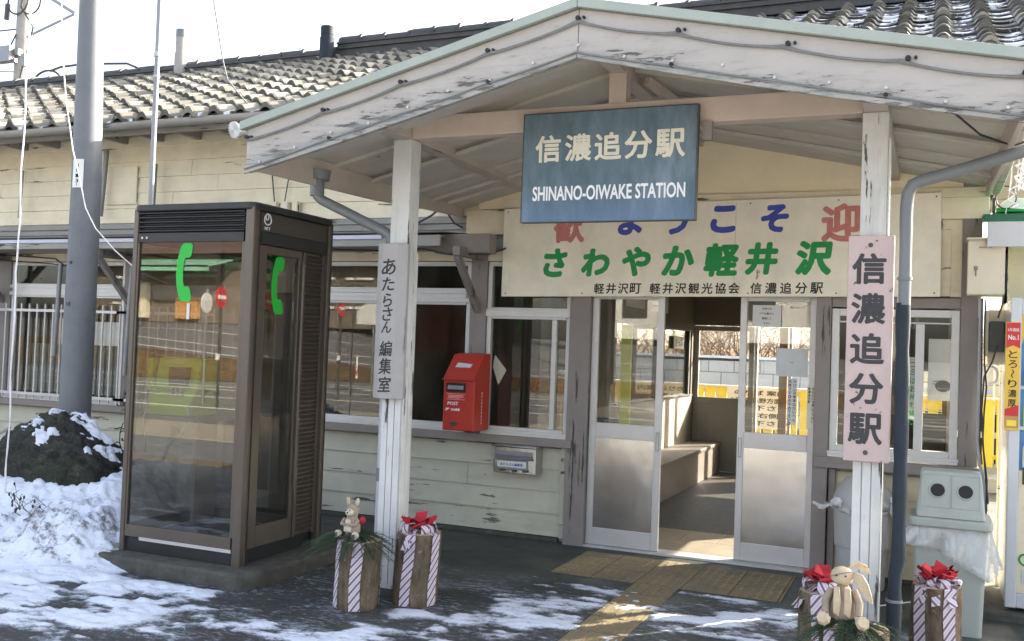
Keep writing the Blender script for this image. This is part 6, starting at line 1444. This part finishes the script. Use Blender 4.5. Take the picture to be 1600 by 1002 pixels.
for q in ((-19.4, -18.9, 7.7, 7.8, 8.55, 8.85), (-18.12, -17.98, 7.7, 7.8, 7.15, 7.42), (-18.6, -18.2, 7.6, 7.75, 6.5, 6.56)): m = MB(); m.box(*q); obj('switch_box', m, M['steelpipe'], T)
cables([[(-26, 8.6, 6.6), (-20, 8, 6.45), (-18.4, 7.9, 6.4)], [(-26, 8.2, 8.3), (-18.4, 7.9, 8.05)], [(-19.9, 7.8, 7.1), (-19.3, 7.8, 7.75), (-18.8, 7.8, 7.3), (-18.4, 7.8, 7.9)], [(-18.4, 7.9, 5.9), (-17.9, 7.9, 5.6), (-18.3, 7.9, 5.2)]], 'power_line', 'slack wires and jumpers around the distant electric pole', .016)
cables([[(-26, 8.6, 7.2), (-19, 7.9, 7.15), (-18.4, 7.9, 7.1)], [(-26, 8.6, 9.4), (-18.4, 7.9, 9.1)]], 'power_line', 'power lines reaching the distant electric pole', .012)
def arc3(c, rx, rz, a0, a1, n=14): return [(c[0] + rx * math.cos(R(a0 + (a1 - a0) * k / n)), c[1], c[2] + rz * math.sin(R(a0 + (a1 - a0) * k / n))) for k in range(n + 1)]
cables([arc3((-11.35, 2.6, 4.93), .26, .17, 180, 0), [(-11.3, 2.6, 5.09), (-11.1, 2.6, 5.13), (-10.8, 2.6, 5.135), (-10.3, 2.6, 5.11), (-9.9, 2.6, 5.08), (-9.7, 2.6, 5.0)]], 'roof_cable', 'dark cable looping over the left ridge of the tiled roof', .016)

# ------------------------------------------------------------------ across the road (mirrored in the panes)
T = thing('roadside_house', (-39, -42, 2.3), 'brown roadside house with maroon roof and green awning across the road', 'house')
m = MB(); m.box(-50, -28, -50, -40, 2.2, 6.0); obj('wall', m, M['brownwall'], T)
m = MB(); m.prism([(-38.6, 5.9), (-45, 9.5), (-51.4, 5.9), (-51.4, 6.1), (-45, 9.8), (-38.6, 6.2)], 'yz', -51, -27); obj('roof', m, M['maroon'], T)
m = MB(); m.prism([(-37.2, 5.05), (-40, 5.75), (-40, 5.85), (-37.2, 5.15)], 'yz', -41, -34.3); m.box(-41, -34.3, -37.3, -37.2, 4.85, 5.15); obj('awning', m, M['awning'], T)
for x in (-48, -44.5, -33, -30.5): m = MB(); m.box(x, x + 1.6, -39.99, -39.9, 3.4, 5.0); f_ = obj('window', m, M['glass'], T); m = MB(); m.box(x - .1, x + 1.7, -39.9, -39.85, 4.95, 5.1); m.box(x - .1, x + 1.7, -39.9, -39.85, 3.3, 3.45); obj('frame', m, M['white'], f_)
m = MB(); m.box(-38.6, -37, -39.9, -39.7, 2.4, 3.6); obj('yellow_crate_stack', m, M['orangewood'], T); m = MB(); m.box(-41.4, -40.6, -39.9, -39.6, 2.4, 4.4); obj('panel', m, M['cabinet'], T)
T = thing('red_shed', (-21, -34, 1.9), 'rust red shed across the road', 'shed'); m = MB(); m.box(-25.6, -23.2, -40, -36, .9, 4.0); obj('wall', m, M['brickred'], T); m = MB(); m.prism([(-35.6, 4.01), (-40.4, 4.01), (-38, 4.9)], 'yz', -26, -22.8); obj('roof', m, M['maroon'], T); m = MB(); m.box(-25.2, -24.4, -35.99, -35.9, 1.2, 3.4); obj('shutter', m, M['brownwall'], T)
T = thing('white_house', (-12, -46, 2), 'white two storey house across the road', 'house'); m = MB(); m.box(-18, -6, -52, -46, 2.2, 7.0); obj('wall', m, M['white'], T); m = MB(); m.prism([(-45.4, 6.9), (-52.6, 6.9), (-49, 9)], 'yz', -18.6, -5.4); obj('roof', m, M['maroon'], T)
for x in (-16, -12, -9): m = MB(); m.box(x, x + 1.4, -45.99, -45.9, 3.4, 4.8); obj('window', m, M['darkgrey'], T)
def roundsign(x, y, z, lab, red=True):
    T = thing('road_sign', (x, y, 0), lab, 'road sign'); d = Vector((.985, -.17, 0)); rr = Vector((-d.y, d.x, 0)); c = Vector((x, y, z))
    m = MB(); m.tube([(x - .05, y - .05, 0), (x - .05, y - .05, z + .3)], .03, 10); obj('post', m, M['darkgrey' if red else 'steelpipe'], T)
    m = MB(); m.tube([c - d * .02, c], .225, 28); obj('disc', m, M['signred' if red else 'white'], T)
    if red:
        m = MB(); m.beam(c - rr * .165 + d * .003, c + rr * .165 + d * .003, .004, .08); obj('bar', m, M['whiteink'], T); m = MB(); m.box(x - .10, x, y - .012, y - .004, 1.0, 1.12); obj('sticker', m, M['whiteink'], T)
roundsign(-13.7, -13.8, 2.32, 'red no entry sign with white bar on a dark post'); roundsign(-14.6, -14.4, 2.22, 'blank white round sign beside the no entry sign', False)
T = thing('direction_board', (-13.6, -15, 0), 'white arrow shaped board behind the no entry sign', 'road sign'); m = MB(); m.prism([(-14.0, 1.95), (-13.0, 1.95), (-13.0, 2.35), (-13.4, 2.75), (-14.0, 2.3)], 'xz', -15, -14.97); obj('board', m, M['white'], T); m = MB(); m.tube([(-13.5, -15.03, 0), (-13.5, -15.03, 2.2)], .03, 8); obj('post', m, M['steelpipe'], T)
for k, (x, y) in enumerate(((-20, -24.6), (-15, -24.4), (-11, -24.2), (-7, -24.3))):
    T = thing('delineator', (x, y, 0), 'white and orange delineator post at the road edge', 'post', 'delineators along the verge'); m = MB(); m.tube([(x, y, -.02), (x, y, .9)], .04, 8); obj('post', m, M['white'], T); m = MB(); m.tube([(x, y, .25), (x, y, .4)], .044, 8); obj('band', m, M['signred'], T)
for k, (x, y) in enumerate(((-30, -27), (-12, -30), (3, -27))):
    T = thing('street_pole', (x, y, 0), ('concrete pole before the brown house', 'concrete pole by the upper road', 'concrete pole at the right of the verge')[k], 'pole'); m = MB(); m.tube([(x, y, -.1), (x, y, 9)], [.17, .12], 12); obj('shaft', m, M['concpole'], T); m = MB(); m.box(x - .8, x + .8, y - .05, y + .05, 8.2, 8.3); obj('cross_arm', m, M['steelpipe'], T)
for k, x in enumerate((-34, -25, -17, -8, -2, 6, 12)): tree((x, -31 - (k % 3) * 9 - (14 if k < 3 else 4), 2.3), 8 + (k % 3), 40 + k, 'leafless tree across the road', 'twig', 4, group='bare trees across the road')
